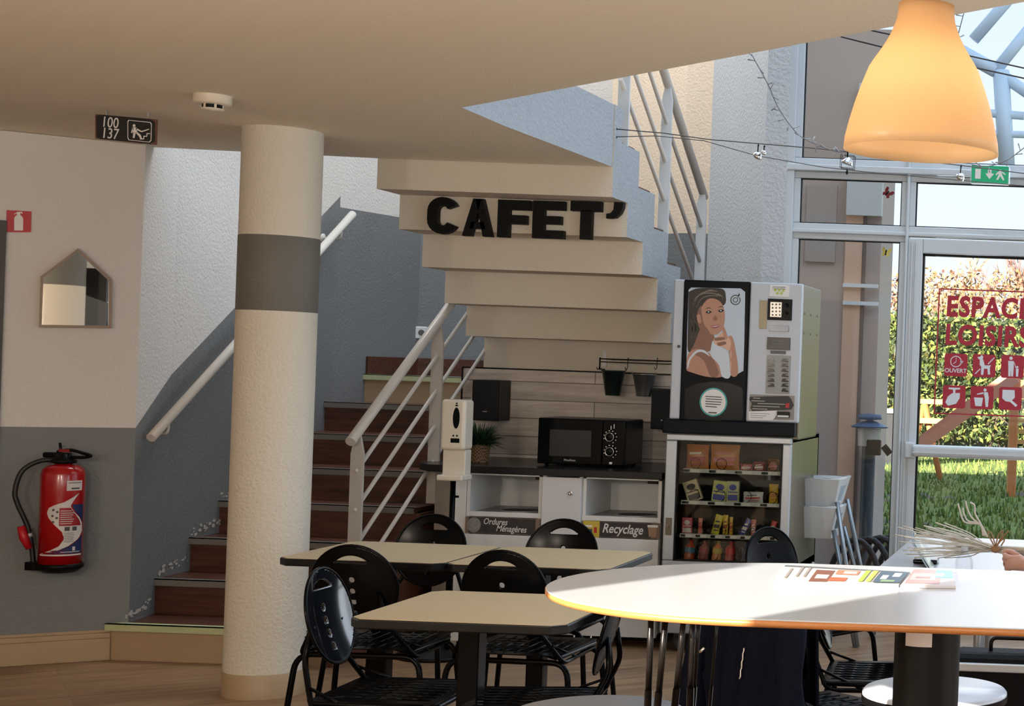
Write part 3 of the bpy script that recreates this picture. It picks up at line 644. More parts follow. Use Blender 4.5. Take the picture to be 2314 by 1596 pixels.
icon(2283, 901, 'crimson sticker with a white table tennis bat', [[(-.7, .75), (.35, .75), (.4, .1), (.15, -.15), (.65, -.55), (.5, -.72), (0, -.3), (-.4, -.25), (-.7, .0)]])
# exit sign
pe = W(2238, 396, YF - 0.12)
t = thing('exit_sign', 'green emergency exit sign with running figure hanging in front of the transom', 'sign', pe)
w_, h_ = 0.108, 0.05
b = MB(); b.rbox(pe + Vector((-w_ - .006, -.03, -h_ - .005)), pe + Vector((w_ + .006, .03, h_ + .005)), .01); b.build('housing', mat('clear_grey_housing', (196, 206, 206), 0.25), t)
b = MB(); b.box(pe + Vector((-w_, -.033, -h_)), pe + Vector((w_, -.030, h_))); b.build('face', mat('exit_green', (16, 150, 104), 0.35, emit=0.25), t)
b = MB(); ex = lambda L: b.poly([pe + Vector((x * w_, -.034, y * h_)) for x, y in L])
ex([(-.8, -.55), (-.5, -.55), (-.5, .6), (-.8, .6)]); ex([(-.12, .1), (.08, .1), (.08, .55), (.0, .55), (-.05, .55), (-.12, .55)]); ex([(-.25, .1), (.22, .1), (-.02, -.55)])
ex([(a * .28 + .55, c * .6 + .45) for a, c in circ(0, 0, .28, 10)]); ex([(.42, .35), (.62, .3), (.68, -.1), (.8, -.6), (.7, -.62), (.56, -.15), (.45, -.6), (.35, -.6), (.46, 0)]); ex([(.38, .3), (.3, -.05), (.36, -.1), (.46, .2)]); ex([(.62, .3), (.8, .0), (.86, .06), (.68, .38)])
b.build('symbol', WSI, t)
# butterflies on the glass
def butterfly(u, v, lbl, rgb, s, ang):
    c = W(u, v, YF - 0.0); t = thing('butterfly_decoration', lbl, 'decoration', c, 'butterfly decorations on the window')
    M = Matrix.Translation(c) @ Matrix.Rotation(R(ang), 4, 'Y'); m = mat('butterfly_' + str(rgb[0]), rgb, 0.6)
    for sg_ in (-1, 1):
        b = MB(); Mt = M @ Matrix.Rotation(R(25 * sg_), 4, 'Z')
        L = [(0, 0, 0), (sg_ * s * .5, 0, s * .95), (sg_ * s * .95, 0, s * .9), (sg_ * s * .85, 0, s * .3), (sg_ * s * .55, 0, 0), (sg_ * s * .8, 0, -s * .4), (sg_ * s * .45, 0, -s * .75), (0, 0, -s * .25)]
        b.prism(L, (0, -0.002, 0), 0, Mt); b.build('wing', m, t)
    b = MB(); b.tube([M @ Vector((0, -.002, -s * .5)), M @ Vector((0, -.002, s * .5))], 0.004, 6); b.build('body', BLACKM, t)
butterfly(2005, 437, 'dark red butterfly stuck on the small upper pane', (120, 26, 34), 0.034, 40)
butterfly(2002, 571, 'yellow and white butterfly stuck at the top of the tall pane', (206, 190, 90), 0.032, 10)

# ------------------------------------------------------------------ vending machines
vx0, vx1, vyf, vyb, vz = -2.235, -1.583, 8.07, 8.88, 1.14
t = thing('snack_machine', 'grey snack vending machine with glass front standing on casters', 'vending machine', ((vx0 + vx1) / 2, 8.4, 0))
gx0, gx1 = W(1527, 1100, vyf).x, W(1765, 1100, vyf).x; gz0, gz1 = W(1640, 1271, vyf).z, W(1640, 1000, vyf).z
b = MB(); d0 = 0.10
b.box((vx0, vyf, d0), (vx1, vyf + 0.04, gz0)); b.box((vx0, vyf, gz1), (vx1, vyf + 0.04, vz)); b.box((vx0, vyf, gz0), (gx0, vyf + 0.04, gz1)); b.box((gx1, vyf, gz0), (vx1, vyf + 0.04, gz1))
door = b.build('door', SILV, t, bevel=0.006)
b = MB(); b.box((vx0 + 0.004, vyf + 0.045, d0), (vx0 + 0.03, vyb, vz)); b.box((vx1 - 0.03, vyf + 0.045, d0), (vx1, vyb, vz)); b.box((vx0, vyb - 0.03, d0), (vx1, vyb, vz)); b.box((vx0, vyf + 0.045, vz - 0.03), (vx1, vyb, vz)); b.box((vx0, vyf + 0.045, d0), (vx1, vyb, d0 + 0.35))
b.build('cabinet', STEEL, t, bevel=0.004)
DARKIN = mat('dark_brown_interior', (46, 34, 26), 0.6)
b = MB(); b.box((gx0 - .02, vyf + 0.42, gz0 - .02), (gx1 + .04, vyf + 0.44, gz1 + .03)); b.box((gx0 - .03, vyf + 0.045, gz0 - .02), (gx0 - .02, vyf + .44, gz1 + .03)); b.box((gx1 + .03, vyf + 0.045, gz0 - .02), (gx1 + .04, vyf + .44, gz1 + .03)); b.box((gx0 - .03, vyf + .045, gz1 + .02), (gx1 + .04, vyf + .44, gz1 + .03))
b.build('compartment', DARKIN, t)
b = MB(); b.box((gx0, vyf + 0.012, gz0), (gx1, vyf + 0.016, gz1)); b.build('glass_pane', glass('machine_glass', (0.92, 0.94, 0.92)), door)
b = MB()
for (a, c, d, e) in ((gx0, gx1, gz0, gz0 + .006), (gx0, gx1, gz1 - .006, gz1), (gx0, gx0 + .006, gz0, gz1), (gx1 - .006, gx1, gz0, gz1)): b.box((a, vyf - .002, d), (c, vyf + .03, e))
b.build('gasket', BLACKM, door)
b = MB(); lp = W(1511, 1190, vyf); b.rbox((lp.x - .016, vyf - .006, lp.z - .045), (lp.x + .016, vyf, lp.z + .045), .003); b.build('lock_plate', mat('dull_brass', (110, 104, 88), 0.3, 0.8), door)
b = MB(); b.rbox((lp.x - .007, vyf - .02, lp.z - .012), (lp.x + .007, vyf - .006, lp.z + .012), .004); b.build('lock_handle', CHROME, door)
for x, y in ((vx0 + .08, vyf + .08), (vx1 - .08, vyf + .08), (vx0 + .08, vyb - .08), (vx1 - .08, vyb - .08)):
    b = MB(); b.tube([(x - .012, y, .042), (x + .012, y, .042)], .042, 20); b.box((x - .02, y - .02, .04), (x + .02, y + .02, .1)); b.build('caster', mat('grey_caster', (62, 62, 64), 0.5), t)
# price shelves
shelf_v = [(1066, 4), (1138, 4), (1213, 7), (1290, 5)]
shz = []
LED = mat('shelf_strip', (188, 192, 192), 0.35)
for k, (v_, cnt) in enumerate(shelf_v):
    z = W(1650, v_, vyf + 0.06).z; shz.append(z)
    if k == 3: z = gz0 - .012; shz[3] = z
    b = MB(); b.box((gx0 - .01, vyf + 0.07, z - .012), (gx1 + .02, vyf + .42, z - .004))
    sh = b.build('shelf', DARKIN, t)
    if k < 3:
        b = MB(); b.box((gx0 + .008 + (.008 if k else .012), vyf + .055, z - .012), (gx1 - .004, vyf + .07, z + .008)); b.build('price_strip', LED, sh)
        b = MB(); step = (gx1 - gx0) / cnt
        for j in range(cnt):
            x = gx0 + .02 + j * step; b.box((x, vyf + .0535, z - .009), (x + min(.035, step * .3), vyf + .055, z + .004), 0); b.box((x + min(.04, step * .34), vyf + .0535, z - .009), (x + min(.085, step * .75), vyf + .055, z + .005), 1)
        b.build('price_tag', [BLACKM, WSI], sh)
    for j in range(cnt):
        x = gx0 + .05 + j * (gx1 - gx0) / cnt + .02; r = 0.030 if cnt < 6 else 0.02; b = MB()
        pts = [(x + r * math.sin(a * .5), vyf + .085 + a * .0042, z + r + .004 - r * math.cos(a * .5)) for a in range(0, 76)]
        b.tube(pts, .0016, 5); b.build('coil', BLACKP, sh)
# snacks
SC = {}
def snack(u0, v0, u1, v1, kind, rgbs, lbl, k, depth=0.03, tilt=0.0, yoff=0.0):
    Y = vyf + 0.12 + yoff; c = W((u0 + u1) / 2, (v0 + v1) / 2, Y); w = (u1 - u0) * Y / F; h = (v1 - v0) * Y / F
    if h > 0.17: pass
    base = shz[k] + .001 if kind != 'float' else c.z - h / 2
    ms = [mat('pack_%d_%d_%d' % r, r, 0.35) for r in rgbs]
    t = thing('snack_' + ('bottle' if kind == 'bottle' else 'box' if kind == 'box' else 'bar' if kind == 'bar' else 'bag'), lbl, 'snack', (c.x, Y, base), 'snacks in the vending machine')
    M = Matrix.Translation((c.x, Y, base)) @ Matrix.Rotation(tilt, 4, 'Y')
    b = MB()
    if kind == 'box':
        b.rbox((-w / 2, 0, 0), (w / 2, depth, h), .003, 0, M); b.build('carton', ms, t)
        b = MB(); b.box((-w * .4, -.001, h * .08), (w * .4, 0, h * .35), 0, M); b.box((-w * .4, -.001, h * .45), (w * .4, 0, h * .5), 0, M); b.poly([M @ Vector((w * .3 * x, -.0015, h * (.7 + .15 * y))) for x, y in circ(0, 0, 1, 12)]); b.build('print', ms[1:] or ms, t)
    elif kind == 'bottle':
        b.lathe([(0, 0), (w * .42, .001), (w * .46, .01), (w * .46, h * .28), (w * .40, h * .36), (w * .46, h * .46), (w * .44, h * .68), (w * .2, h * .84), (w * .17, h * .88)], (0, 0, 0), 20)
        b.v = [M @ v for v in b.v]; b.build('bottle_body', ms[0], t)
        b = MB(); b.lathe([(w * .475, h * .40), (w * .475, h * .66)], (0, 0, 0), 20); b.v = [M @ v for v in b.v]; b.build('bottle_label', ms[1 % len(ms)], t)
        b = MB(); b.lathe([(w * .2, h * .88), (w * .2, h * .99), (0, h)], (0, 0, 0), 16); b.v = [M @ v for v in b.v]; b.build('cap', ms[-1], t)
    else:                                                 # pillow bag or bar
        nx, nz = 8, 10; g = []
        for s_ in (-1, 1):
            for i in range(nz + 1):
                for j in range(nx + 1):
                    x = (j / nx - .5) * w; z = i / nz * h; th = depth / 2 * (math.sin(math.pi * min(max((i - .6) / (nz - 1.2), 0), 1)) ** .5) * (math.sin(math.pi * j / nx) ** .5 if 0 < j < nx else 0)
                    x *= 1 - .06 * math.sin(math.pi * i / nz); g.append(M @ Vector((x, depth / 2 + s_ * th, z)))
        fs = []; N = (nx + 1) * (nz + 1)
        for s_ in (0, 1):
            for i in range(nz):
                for j in range(nx):
                    a = s_ * N + i * (nx + 1) + j; q = (a, a + 1, a + nx + 2, a + nx + 1); fs.append(q if s_ == 0 else q[::-1])
        b.add(g, fs, 0, True); b.build('wrapper', ms[0], t)
        if len(ms) > 1:
            b = MB(); y = -depth * .02
            for (a0, a1, c0, c1, mi) in ((-.36, .36, .32, .5, 0), (-.3, .2, .6, .68, min(1, len(ms) - 2)), (-.2, .34, .18, .24, 0)):
                b.prism([M @ Vector((a0 * w, y, c0 * h)), M @ Vector((a1 * w, y, c0 * h + .004)), M @ Vector((a1 * w, y, c1 * h + .004)), M @ Vector((a0 * w, y, c1 * h))], M.to_3x3() @ Vector((0, depth * .1, 0)), mi)
            b.build('print', ms[1:], t)
OR, RD, WH, YL, BK, PK, BL, CRM = (196, 116, 56), (170, 34, 30), (220, 214, 206), (214, 178, 46), (24, 22, 22), (196, 96, 100), (44, 58, 150), (206, 186, 150)
snack(1548, 1004, 1600, 1060, 'bag', [OR, RD, WH], 'orange crisp bag at the left end of the top snack shelf', 0, .05)
snack(1603, 1004, 1670, 1062, 'bag', [(200, 132, 74), PK], 'wide orange crisp bag second from left on the top snack shelf', 0, .05)
snack(1672, 1046, 1700, 1062, 'bag', [PK, WH], 'flat pink snack pack lying on the top snack shelf', 0, .03)
snack(1702, 1040, 1728, 1062, 'bag', [(150, 60, 64), WH], 'small wine-red snack pack right of the flat pink one', 0, .03)
snack(1733, 1034, 1760, 1063, 'bag', [(150, 96, 60), PK], 'round brown snack pack at the right end of the top shelf', 0, .04)
snack(1556, 1080, 1590, 1128, 'box', [CRM, BK], 'cream wafer packet tilted on the left of the second shelf', 1, .03, R(-20))
snack(1607, 1082, 1640, 1130, 'box', [(196, 198, 120), BL], 'yellow-green cookie pack on the second snack shelf', 1, .03, R(6))
snack(1642, 1082, 1670, 1130, 'box', [(186, 184, 140), BL], 'beige cookie pack beside the yellow-green one', 1, .03)
snack(1678, 1106, 1724, 1131, 'bag', [(204, 206, 210), RD, BK], 'white and red waffle bag on the second snack shelf', 1, .03)
snack(1737, 1090, 1758, 1134, 'bar', [YL, (190, 110, 40)], 'upright yellow bar at the right end of the second shelf', 1, .02)
snack(1541, 1162, 1564, 1198, 'box', [(204, 90, 104), WH], 'pink candy box at the left end of the third shelf', 2, .02)
snack(1577, 1163, 1587, 1199, 'bar', [(200, 110, 100), RD], 'thin salmon chocolate bar right of the pink candy box', 2, .012)
snack(1606, 1156, 1624, 1202, 'bar', [(200, 190, 50), BK], 'leaning lime-yellow bar on the third snack shelf', 2, .014, R(14))
snack(1633, 1157, 1645, 1202, 'bar', [YL, (150, 60, 40)], 'upright yellow and brown bar in the middle of the third shelf', 2, .014)
snack(1648, 1157, 1656, 1198, 'bar', [(206, 160, 40), RD], 'narrow golden bar directly behind the yellow and brown one', 2, .01)
snack(1668, 1164, 1682, 1206, 'bar', [(60, 60, 150), WH], 'blue and white bar leaning right on the third shelf', 2, .014, R(26))
snack(1697, 1167, 1708, 1204, 'bar', [(206, 120, 110), WH], 'thin pink bar on the right half of the third shelf', 2, .012)
snack(1735, 1164, 1748, 1200, 'bar', [(206, 70, 70), WH], 'red and white bar at the right end of the third shelf', 2, .014, R(14))
snack(1545, 1222, 1570, 1268, 'bottle', [(170, 70, 30), (60, 110, 140), (160, 40, 30)], 'small orange drink bottle first on the bottom shelf', 3, 0, R(6))
snack(1577, 1222, 1600, 1268, 'bottle', [(120, 20, 24), (150, 40, 44), (110, 16, 20)], 'dark red drink bottle second on the bottom shelf', 3, 0, R(6))
snack(1607, 1222, 1630, 1268, 'bottle', [(206, 120, 40), (190, 170, 50), (120, 110, 20)], 'orange drink bottle with a yellow label on the bottom shelf', 3, 0, R(6))
snack(1636, 1222, 1660, 1268, 'bottle', [(176, 50, 40), (200, 60, 50), (180, 20, 20)], 'bright red drink bottle fourth on the bottom shelf', 3, 0, R(6))
snack(1675, 1224, 1694, 1268, 'bottle', [(30, 40, 96), (60, 66, 110), (24, 30, 80)], 'dark blue drink bottle last on the bottom shelf', 3, 0, R(6))

# coffee machine
t = thing('coffee_machine', 'silver and black coffee vending machine standing on the snack machine', 'vending machine', (-1.9, 8.3, vz))
kx0, kx1, kz0, kz1 = W(1517, 800, vyf).x, W(1808, 800, vyf).x, vz + .004, W(1660, 636, vyf).z
kb = 8.62
zb1 = W(1660, 952, vyf).z       # top of black base
xm0, xm1 = W(1541, 800, vyf).x, W(1690, 800, vyf).x
b = MB(); b.rbox((kx0 + .012, vyf + .045, zb1 - .09), (kx1, kb, kz1), .008); cab = b.build('cabinet', STEEL, t)
b = MB(); b.rbox((kx0 - .03, vyf - .015, kz0), (kx1 - .012, vyf + .3, zb1), .006); b.build('base', mat('blue_black_plastic', (10, 14, 20), 0.35, spec=.08), t)
SILV2 = mat('silver_plastic', (176, 182, 190), 0.4, 0.1)
b = MB(); b.rbox((kx0, vyf, zb1), (xm0, vyf + .045, kz1), .008); b.rbox((xm1, vyf, zb1), (kx1, vyf + .045, kz1), .008); dsl = b.build('door', SILV2, t)
b = MB(); b.rbox((xm0, vyf - .006, zb1 - .004), (xm1, vyf + .045, kz1), .006); bp_ = b.build('front_panel', mat('deep_black_panel', (8, 11, 16), 0.3, spec=.06), t)
b = MB(); b.tube([W(1534, 783, vyf) + Vector((0, -.003, 0)), W(1534, 783, vyf) + Vector((0, .01, 0))], .008, 16); b.build('lock', mat('dark_lock', (40, 42, 46), 0.3, 0.6), dsl)
YQ = vyf - .0075
def sm(pts, n_=5): return spline([Vector((u, v, 0)) for u, v in pts + [pts[0]]], n_)[:-1]
def flat(name, pts, m, parent, dy, smooth=True, Y=YQ):
    L = [(p.x, p.y) for p in sm(pts)] if smooth else pts
    P3 = [W(u, v, Y - dy) for u, v in L]
    # triangulated fill
    bm = bmesh.new(); vs = [bm.verts.new(p) for p in P3]; f = bm.faces.new(vs); bmesh.ops.triangulate(bm, faces=[f]); bm.normal_update()
    me = bpy.data.meshes.new(name); o = org(parent); bmesh.ops.translate(bm, verts=bm.verts, vec=-o); bm.to_mesh(me); bm.free(); me.materials.append(m)
    ob = bpy.data.objects.new(name, me); C.objects.link(ob); ob.parent = parent; ORG[ob.name] = o.copy(); return ob
poster = flat('picture_panel', [(1556, 655), (1562, 650), (1674, 652), (1684, 660), (1682, 770), (1680, 838), (1668, 845), (1640, 852), (1600, 852), (1566, 843), (1551, 835), (1553, 740)], mat('poster_pale_blue', (168, 184, 200), 0.3), bp_, 0, False)
lab(poster, 'advertising picture of a dark-haired woman in a white top resting her chin on her hand')
SK = mat('poster_skin', (172, 122, 98), 0.4); SKD = mat('poster_skin_deep', (124, 80, 62), 0.4); HR = mat('poster_hair', (40, 32, 28), 0.5); HRL = mat('poster_hair_light', (118, 106, 94), 0.5); LIP = mat('poster_lip', (150, 60, 60), 0.4); TOP = mat('poster_white_top', (196, 204, 212), 0.4)
PB = MB(); pms = [HR, HRL, SK, SKD, LIP, TOP, BLACKG, mat('poster_dark_backdrop', (34, 32, 32), 0.5), mat('poster_highlight', (206, 160, 136), 0.4)]
def pp_(pts, mi, dy, smooth=True):
    L = [(p.x, p.y) for p in sm(pts)] if smooth else pts
    bm = bmesh.new(); vs = [bm.verts.new(W(u, v, YQ - dy)) for u, v in L]; f = bm.faces.new(vs); r = bmesh.ops.triangulate(bm, faces=[f]); bm.verts.index_update()
    PB.add([v.co.copy() for v in bm.verts], [[v.index for v in ff.verts] for ff in bm.faces], mi); bm.free()
E = .0003
pp_([(1556, 660), (1575, 652), (1610, 651), (1634, 654), (1640, 668), (1636, 690), (1600, 700), (1580, 760), (1566, 790), (1554, 790), (1556, 720)], 0, E)
for k, L in enumerate(([(1566, 690), (1572, 672), (1590, 662), (1612, 662), (1628, 668)], [(1570, 680), (1582, 664), (1600, 657), (1620, 657)], [(1574, 694), (1584, 676), (1600, 668), (1622, 668)], [(1562, 700), (1561, 720), (1566, 742), (1562, 764)], [(1569, 722), (1573, 742), (1569, 764)], [(1590, 660), (1602, 655), (1612, 655)], [(1622, 662), (1632, 670), (1634, 684)])):
    L2 = [(p.x, p.y) for p in spline([Vector((u, v, 0)) for u, v in L], 5)]
    pp_(L2 + [(u, v + 2.6 - .3 * (k % 3)) for u, v in L2[::-1]], 1, (2 + k * .3) * E, False)
pp_([(1581, 700), (1600, 676), (1622, 678), (1634, 692), (1638, 712), (1636, 735), (1628, 750), (1616, 757), (1600, 752), (1586, 738), (1578, 724)], 2, 3 * E)      # face
pp_([(1584, 690), (1590, 730), (1604, 752), (1592, 756), (1578, 736), (1576, 706)], 3, 4 * E)                                                                  # shaded cheek, real tone of the print
pp_([(1574, 712), (1582, 712), (1584, 730), (1577, 728)], 2, 5 * E)                                                                                             # ear
pp_([(1584, 738), (1604, 754), (1614, 760), (1610, 790), (1560, 802), (1570, 775)], 3, 3.5 * E)                                                                    # neck
pp_([(1552, 838), (1553, 806), (1568, 790), (1590, 792), (1612, 806), (1628, 830), (1632, 851), (1600, 852), (1566, 843)], 2, 4 * E)                             # shoulder
pp_([(1566, 800), (1588, 796), (1612, 812), (1624, 846), (1606, 851), (1590, 815)], 3, 5 * E)
pp_([(1610, 770), (1630, 785), (1646, 800), (1650, 851), (1632, 851), (1624, 824), (1606, 802)], 5, 5 * E)                                                       # white top
pp_([(1553, 832), (1556, 812), (1574, 792), (1592, 792), (1604, 806), (1590, 797), (1576, 797), (1560, 814), (1555, 832)], 5, 7 * E)                              # strap
pp_([(1640, 764), (1654, 760), (1662, 790), (1668, 843), (1652, 848), (1648, 800)], 2, 5 * E)                                                                    # forearm
pp_([(1612, 766), (1622, 760), (1632, 752), (1644, 760), (1652, 774), (1648, 792), (1636, 786), (1622, 782), (1614, 776)], 8, 6 * E)                              # hand
pp_([(1630, 738), (1636, 738), (1644, 762), (1637, 766)], 2, 7 * E); pp_([(1614, 764), (1634, 762), (1636, 768), (1616, 770)], 3, 7 * E); pp_([(1620, 775), (1638, 772), (1640, 778), (1624, 782)], 3, 7 * E)
for c_, r_ in (((1601, 705), 1), ((1629, 702), 1)):
    u, v = c_; pp_([(u - 7, v + 1), (u, v - 3), (u + 7, v), (u, v + 4)], 6, 6 * E); pp_([(u - 2, v), (u, v - 1.6), (u + 2, v), (u, v + 1.8)], 5, 7 * E); pp_([(u - 8, v - 6), (u, v - 10), (u + 7, v - 7), (u, v - 8)], 0, 6 * E)
pp_([(1616, 712), (1621, 720), (1618, 725), (1611, 722)], 3, 6 * E); pp_([(1606, 737), (1616, 735), (1626, 734), (1621, 741), (1612, 742)], 4, 6 * E); pp_([(1608, 738), (1616, 737), (1625, 735), (1616, 739)], 5, 7 * E)
for k, (v0_, v1_) in enumerate(((790, 812), (815, 838))): pp_([(1651, v0_), (1653, v0_ + 6), (1652, v1_), (1650, v1_ - 8)], 8, 7 * E)
PB.build('portrait', pms, poster)
b = MB(); lc = W(1662, 678, YQ - .001); M_ = Matrix.Translation(lc)
for ri, ro in ((.022, .0265), (.010, .0135)):
    for s_ in rg(0, 0, ro, ri, 24, 60, 395): b.poly([lc + Vector((x, 0, z)) for x, z in s_])
b.poly([lc + Vector(p) for p in ((.004, 0, .008), (.012, 0, .014), (.013, 0, .028), (.020, 0, .036), (.022, 0, .026), (.016, 0, .018), (.014, 0, .010))])
b.build('emblem', BLACKG, poster)
# lower hatch with round sticker
flat('cup_hatch', [(1548, 880), (1572, 868), (1610, 862), (1650, 866), (1678, 878), (1680, 940), (1674, 950), (1552, 948), (1547, 940)], mat('smoked_hatch', (30, 30, 32), 0.2, spec=.08), bp_, 0.0008, False)
c0 = (1612, 909); stk = flat('round_sticker', [(c0[0] + 31.5 * math.cos(a * .2618), c0[1] + 32.5 * math.sin(a * .2618)) for a in range(24)], mat('sticker_teal', (40, 150, 146), 0.4), bp_, 0.002, False)
w_s = flat('sticker_face', [(c0[0] + 28 * math.cos(a * .2618), c0[1] + 29 * math.sin(a * .2618)) for a in range(24)], WSI, stk, 0.0026, False)
lab(stk, 'round white sticker with a teal rim and small print')
b = MB()
for k, (u0, u1) in enumerate(((1594, 1630), (1595, 1632), (1594, 1630), (1594, 1629), (1594, 1620))): b.quad(W(u0, 896 + k * 5.6 - 1, YQ - .0032), W(u1, 897 + k * 5.6, YQ - .0032), W(u1, 899 + k * 5.6, YQ - .0032), W(u0, 898 + k * 5.6 - 1, YQ - .0032))
b.quad(W(1601, 931, YQ - .0032), W(1620, 932, YQ - .0032), W(1619, 935, YQ - .0032), W(1601, 934, YQ - .0032)); b.build('print', LBG, stk)
flat('hatch_grip', [(1592, 946), (1628, 947), (1628, 953), (1592, 952)], BLACKG, bp_, 0.004, False)
# right control panel
YP = vyf - .001
def fb(name, u0, v0, u1, v1, m, dy=.003, parent=dsl):
    a, c = W(u0, (v0 + v1) / 2, YP), W(u1, (v0 + v1) / 2, YP); zt_, zb_ = W((u0 + u1) / 2, v0, YP).z, W((u0 + u1) / 2, v1, YP).z
    b = MB(); b.rbox((a.x, YP - dy, zb_), (c.x, YP + .002, zt_), .001); return b.build(name, m, parent)
PRN = mat('print_grey', (70, 70, 74), 0.5); LIME = mat('print_lime', (170, 196, 90), 0.5)
nt = fb('notice', 1739, 645, 1783, 671, WSI, .001); b = MB()
for k in range(2): p, q = W(1746, 648 + k * 4, YP - .0015), W(1775, 649 + k * 4, YP - .0015); b.box((p.x, p.y, p.z - .003), (q.x, p.y + .0002, p.z))
b.build('print', PRN, nt); b = MB()
for (u, v) in ((1752, 656), (1761, 656), (1770, 657), (1757, 663), (1766, 663)): c_ = W(u, v, YP - .0018); b.poly([c_ + Vector((.008 * x, 0, .007 * y)) for x, y in circ(0, 0, 1, 8)])
b.build('green_symbols', LIME, nt)
fb('brushed_plate', 1716, 679, 1733, 743, STEEL, .002)
kp = fb('keypad_frame', 1735, 676, 1790, 724, BLACKM, .006); b = MB(); kk = fb('keypad', 1741, 683, 1767, 717, mat('keypad_silver', (190, 186, 180), 0.3, 0.5), .009, kp)
for r_ in range(4):
    for c_ in range(3): p = W(1746 + c_ * 8, 688 + r_ * 8, YP - .0095); b.lathe([(.0045, 0), (.0045, .002), (0, .002)], p, 10, M=Matrix.Rotation(R(90), 4, 'X'))
b.build('keys', mat('key_dark', (62, 58, 56), 0.4), kk)
b = MB(); 
for v, r_ in ((690, .012), (708, .009)): b.lathe([(r_, 0), (r_, .006), (r_ * .7, .006), (r_ * .6, .002), (0, .002)], W(1778, v, YP - .006), 16, M=Matrix.Rotation(R(90), 4, 'X'))
b.build('coin_slot', BLACKG, kp)
fb('display', 1738, 736, 1783, 749, mat('lcd_blue', (60, 80, 112), 0.2), .003)
cr1 = fb('card_reader', 1734, 763, 1786, 791, mat('charcoal_reader', (34, 34, 36), 0.35), .008); b = MB()
for k, (u0, u1) in enumerate(((1746, 1772), (1746, 1772), (1742, 1772))): p, q = W(u0, 769 + k * 7, YP - .0085), W(u1, 770 + k * 7, YP - .0085); b.box((p.x, p.y - .001, p.z - .005), (q.x, p.y, p.z - .001))
b.build('slot', mat('slot_grey', (84, 84, 88), 0.4), cr1)
fb('name_plate', 1741, 793, 1776, 800, mat('plate_grey', (76, 76, 80), 0.4), .002)
sel = fb('selection_panel', 1732, 803, 1786, 890, mat('selection_grey', (132, 132, 132), 0.35), .003)
for c_ in range(2):
    for r_ in range(7 if c_ else 6):
        p = W(1744 + c_ * 29, 815 + r_ * 11.2, YP - .004); b = MB(); s_ = 1 if c_ else -1
        b.prism([p + Vector((s_ * x, 0, y)) for x, y in ((-.016, -.007), (.020, -.009), (.020, -.002), (.004, .002), (.004, .006), (.020, .008), (.016, .010), (-.010, .009))][::s_], (0, -.004, 0)); b.build('selection_button', BLACKG, sel)
hs = fb('hot_drink_notice', 1693, 893, 1795, 948, mat('notice_grey', (140, 132, 124), 0.5), .001)
b = MB(); b.prism([W(u, v, YP - .001) for u, v in ((1695, 897), (1782, 895), (1788, 902), (1794, 916), (1788, 926), (1700, 930), (1696, 922), (1699, 912), (1693, 903))], (0, -.001, 0)); b.build('dark_field', mat('notice_black', (40, 38, 38), 0.5), hs)
b = MB()
for k, (u0, u1) in enumerate(((1702, 1718), (1698, 1728), (1712, 1774), (1701, 1762), (1700, 1734))):
    p, q = W(u0, 899 + k * 6, YP - .0025), W(u1, 901 + k * 6, YP - .0025); b.box((p.x, p.y, p.z - .004), (q.x, p.y + .0003, p.z))
b.build('print', mat('notice_print', (170, 164, 158), 0.5), hs)
b = MB(); b.prism([W(u, v, YP - .0021) for u, v in ((1776, 912), (1784, 911), (1783, 922), (1775, 922))], (0, -.001, 0)); b.build('red_mark', RED, hs)
b = MB(); b.prism([W(u, v, YP - .0022) for u, v in ((1692, 930), (1755, 928), (1756, 938), (1746, 950), (1692, 950))], (0, -.001, 0)); ln = lab(b.build('paper_note', WSI, hs), 'white paper note with small print'); b = MB()
for k in range(3): p, q = W(1696, 934 + k * 4.6, YP - .0035), W(1740 - 8 * k, 935 + k * 4.6, YP - .0035); b.box((p.x, p.y, p.z - .002), (q.x, p.y + .0002, p.z))
b.build('print', PRN, ln)
b = MB(); p, q = W(1757, 938, YP), W(1785, 938, YP); b.rbox((p.x, YP - .016, p.z - .012), (q.x, YP, p.z + .018), .003); cy = b.build('coin_return', BLACKG, hs)
b = MB(); b.box((p.x + .003, YP - .017, p.z - .010), (q.x - .003, YP - .0162, p.z - .001)); b.build('flap', WSI, cy)
b = MB()
for v in (707, 752):
    for yy in (8.15, 8.33, 8.52): c_ = Vector((kx1 + .0005, yy, W(1812, v, vyf).z)); b.lathe([(.006, 0), (.005, .003), (0, .003)], c_, 10, M=Matrix.Rotation(R(90), 4, 'Y'))
b.build('rivet', STEEL, cab)

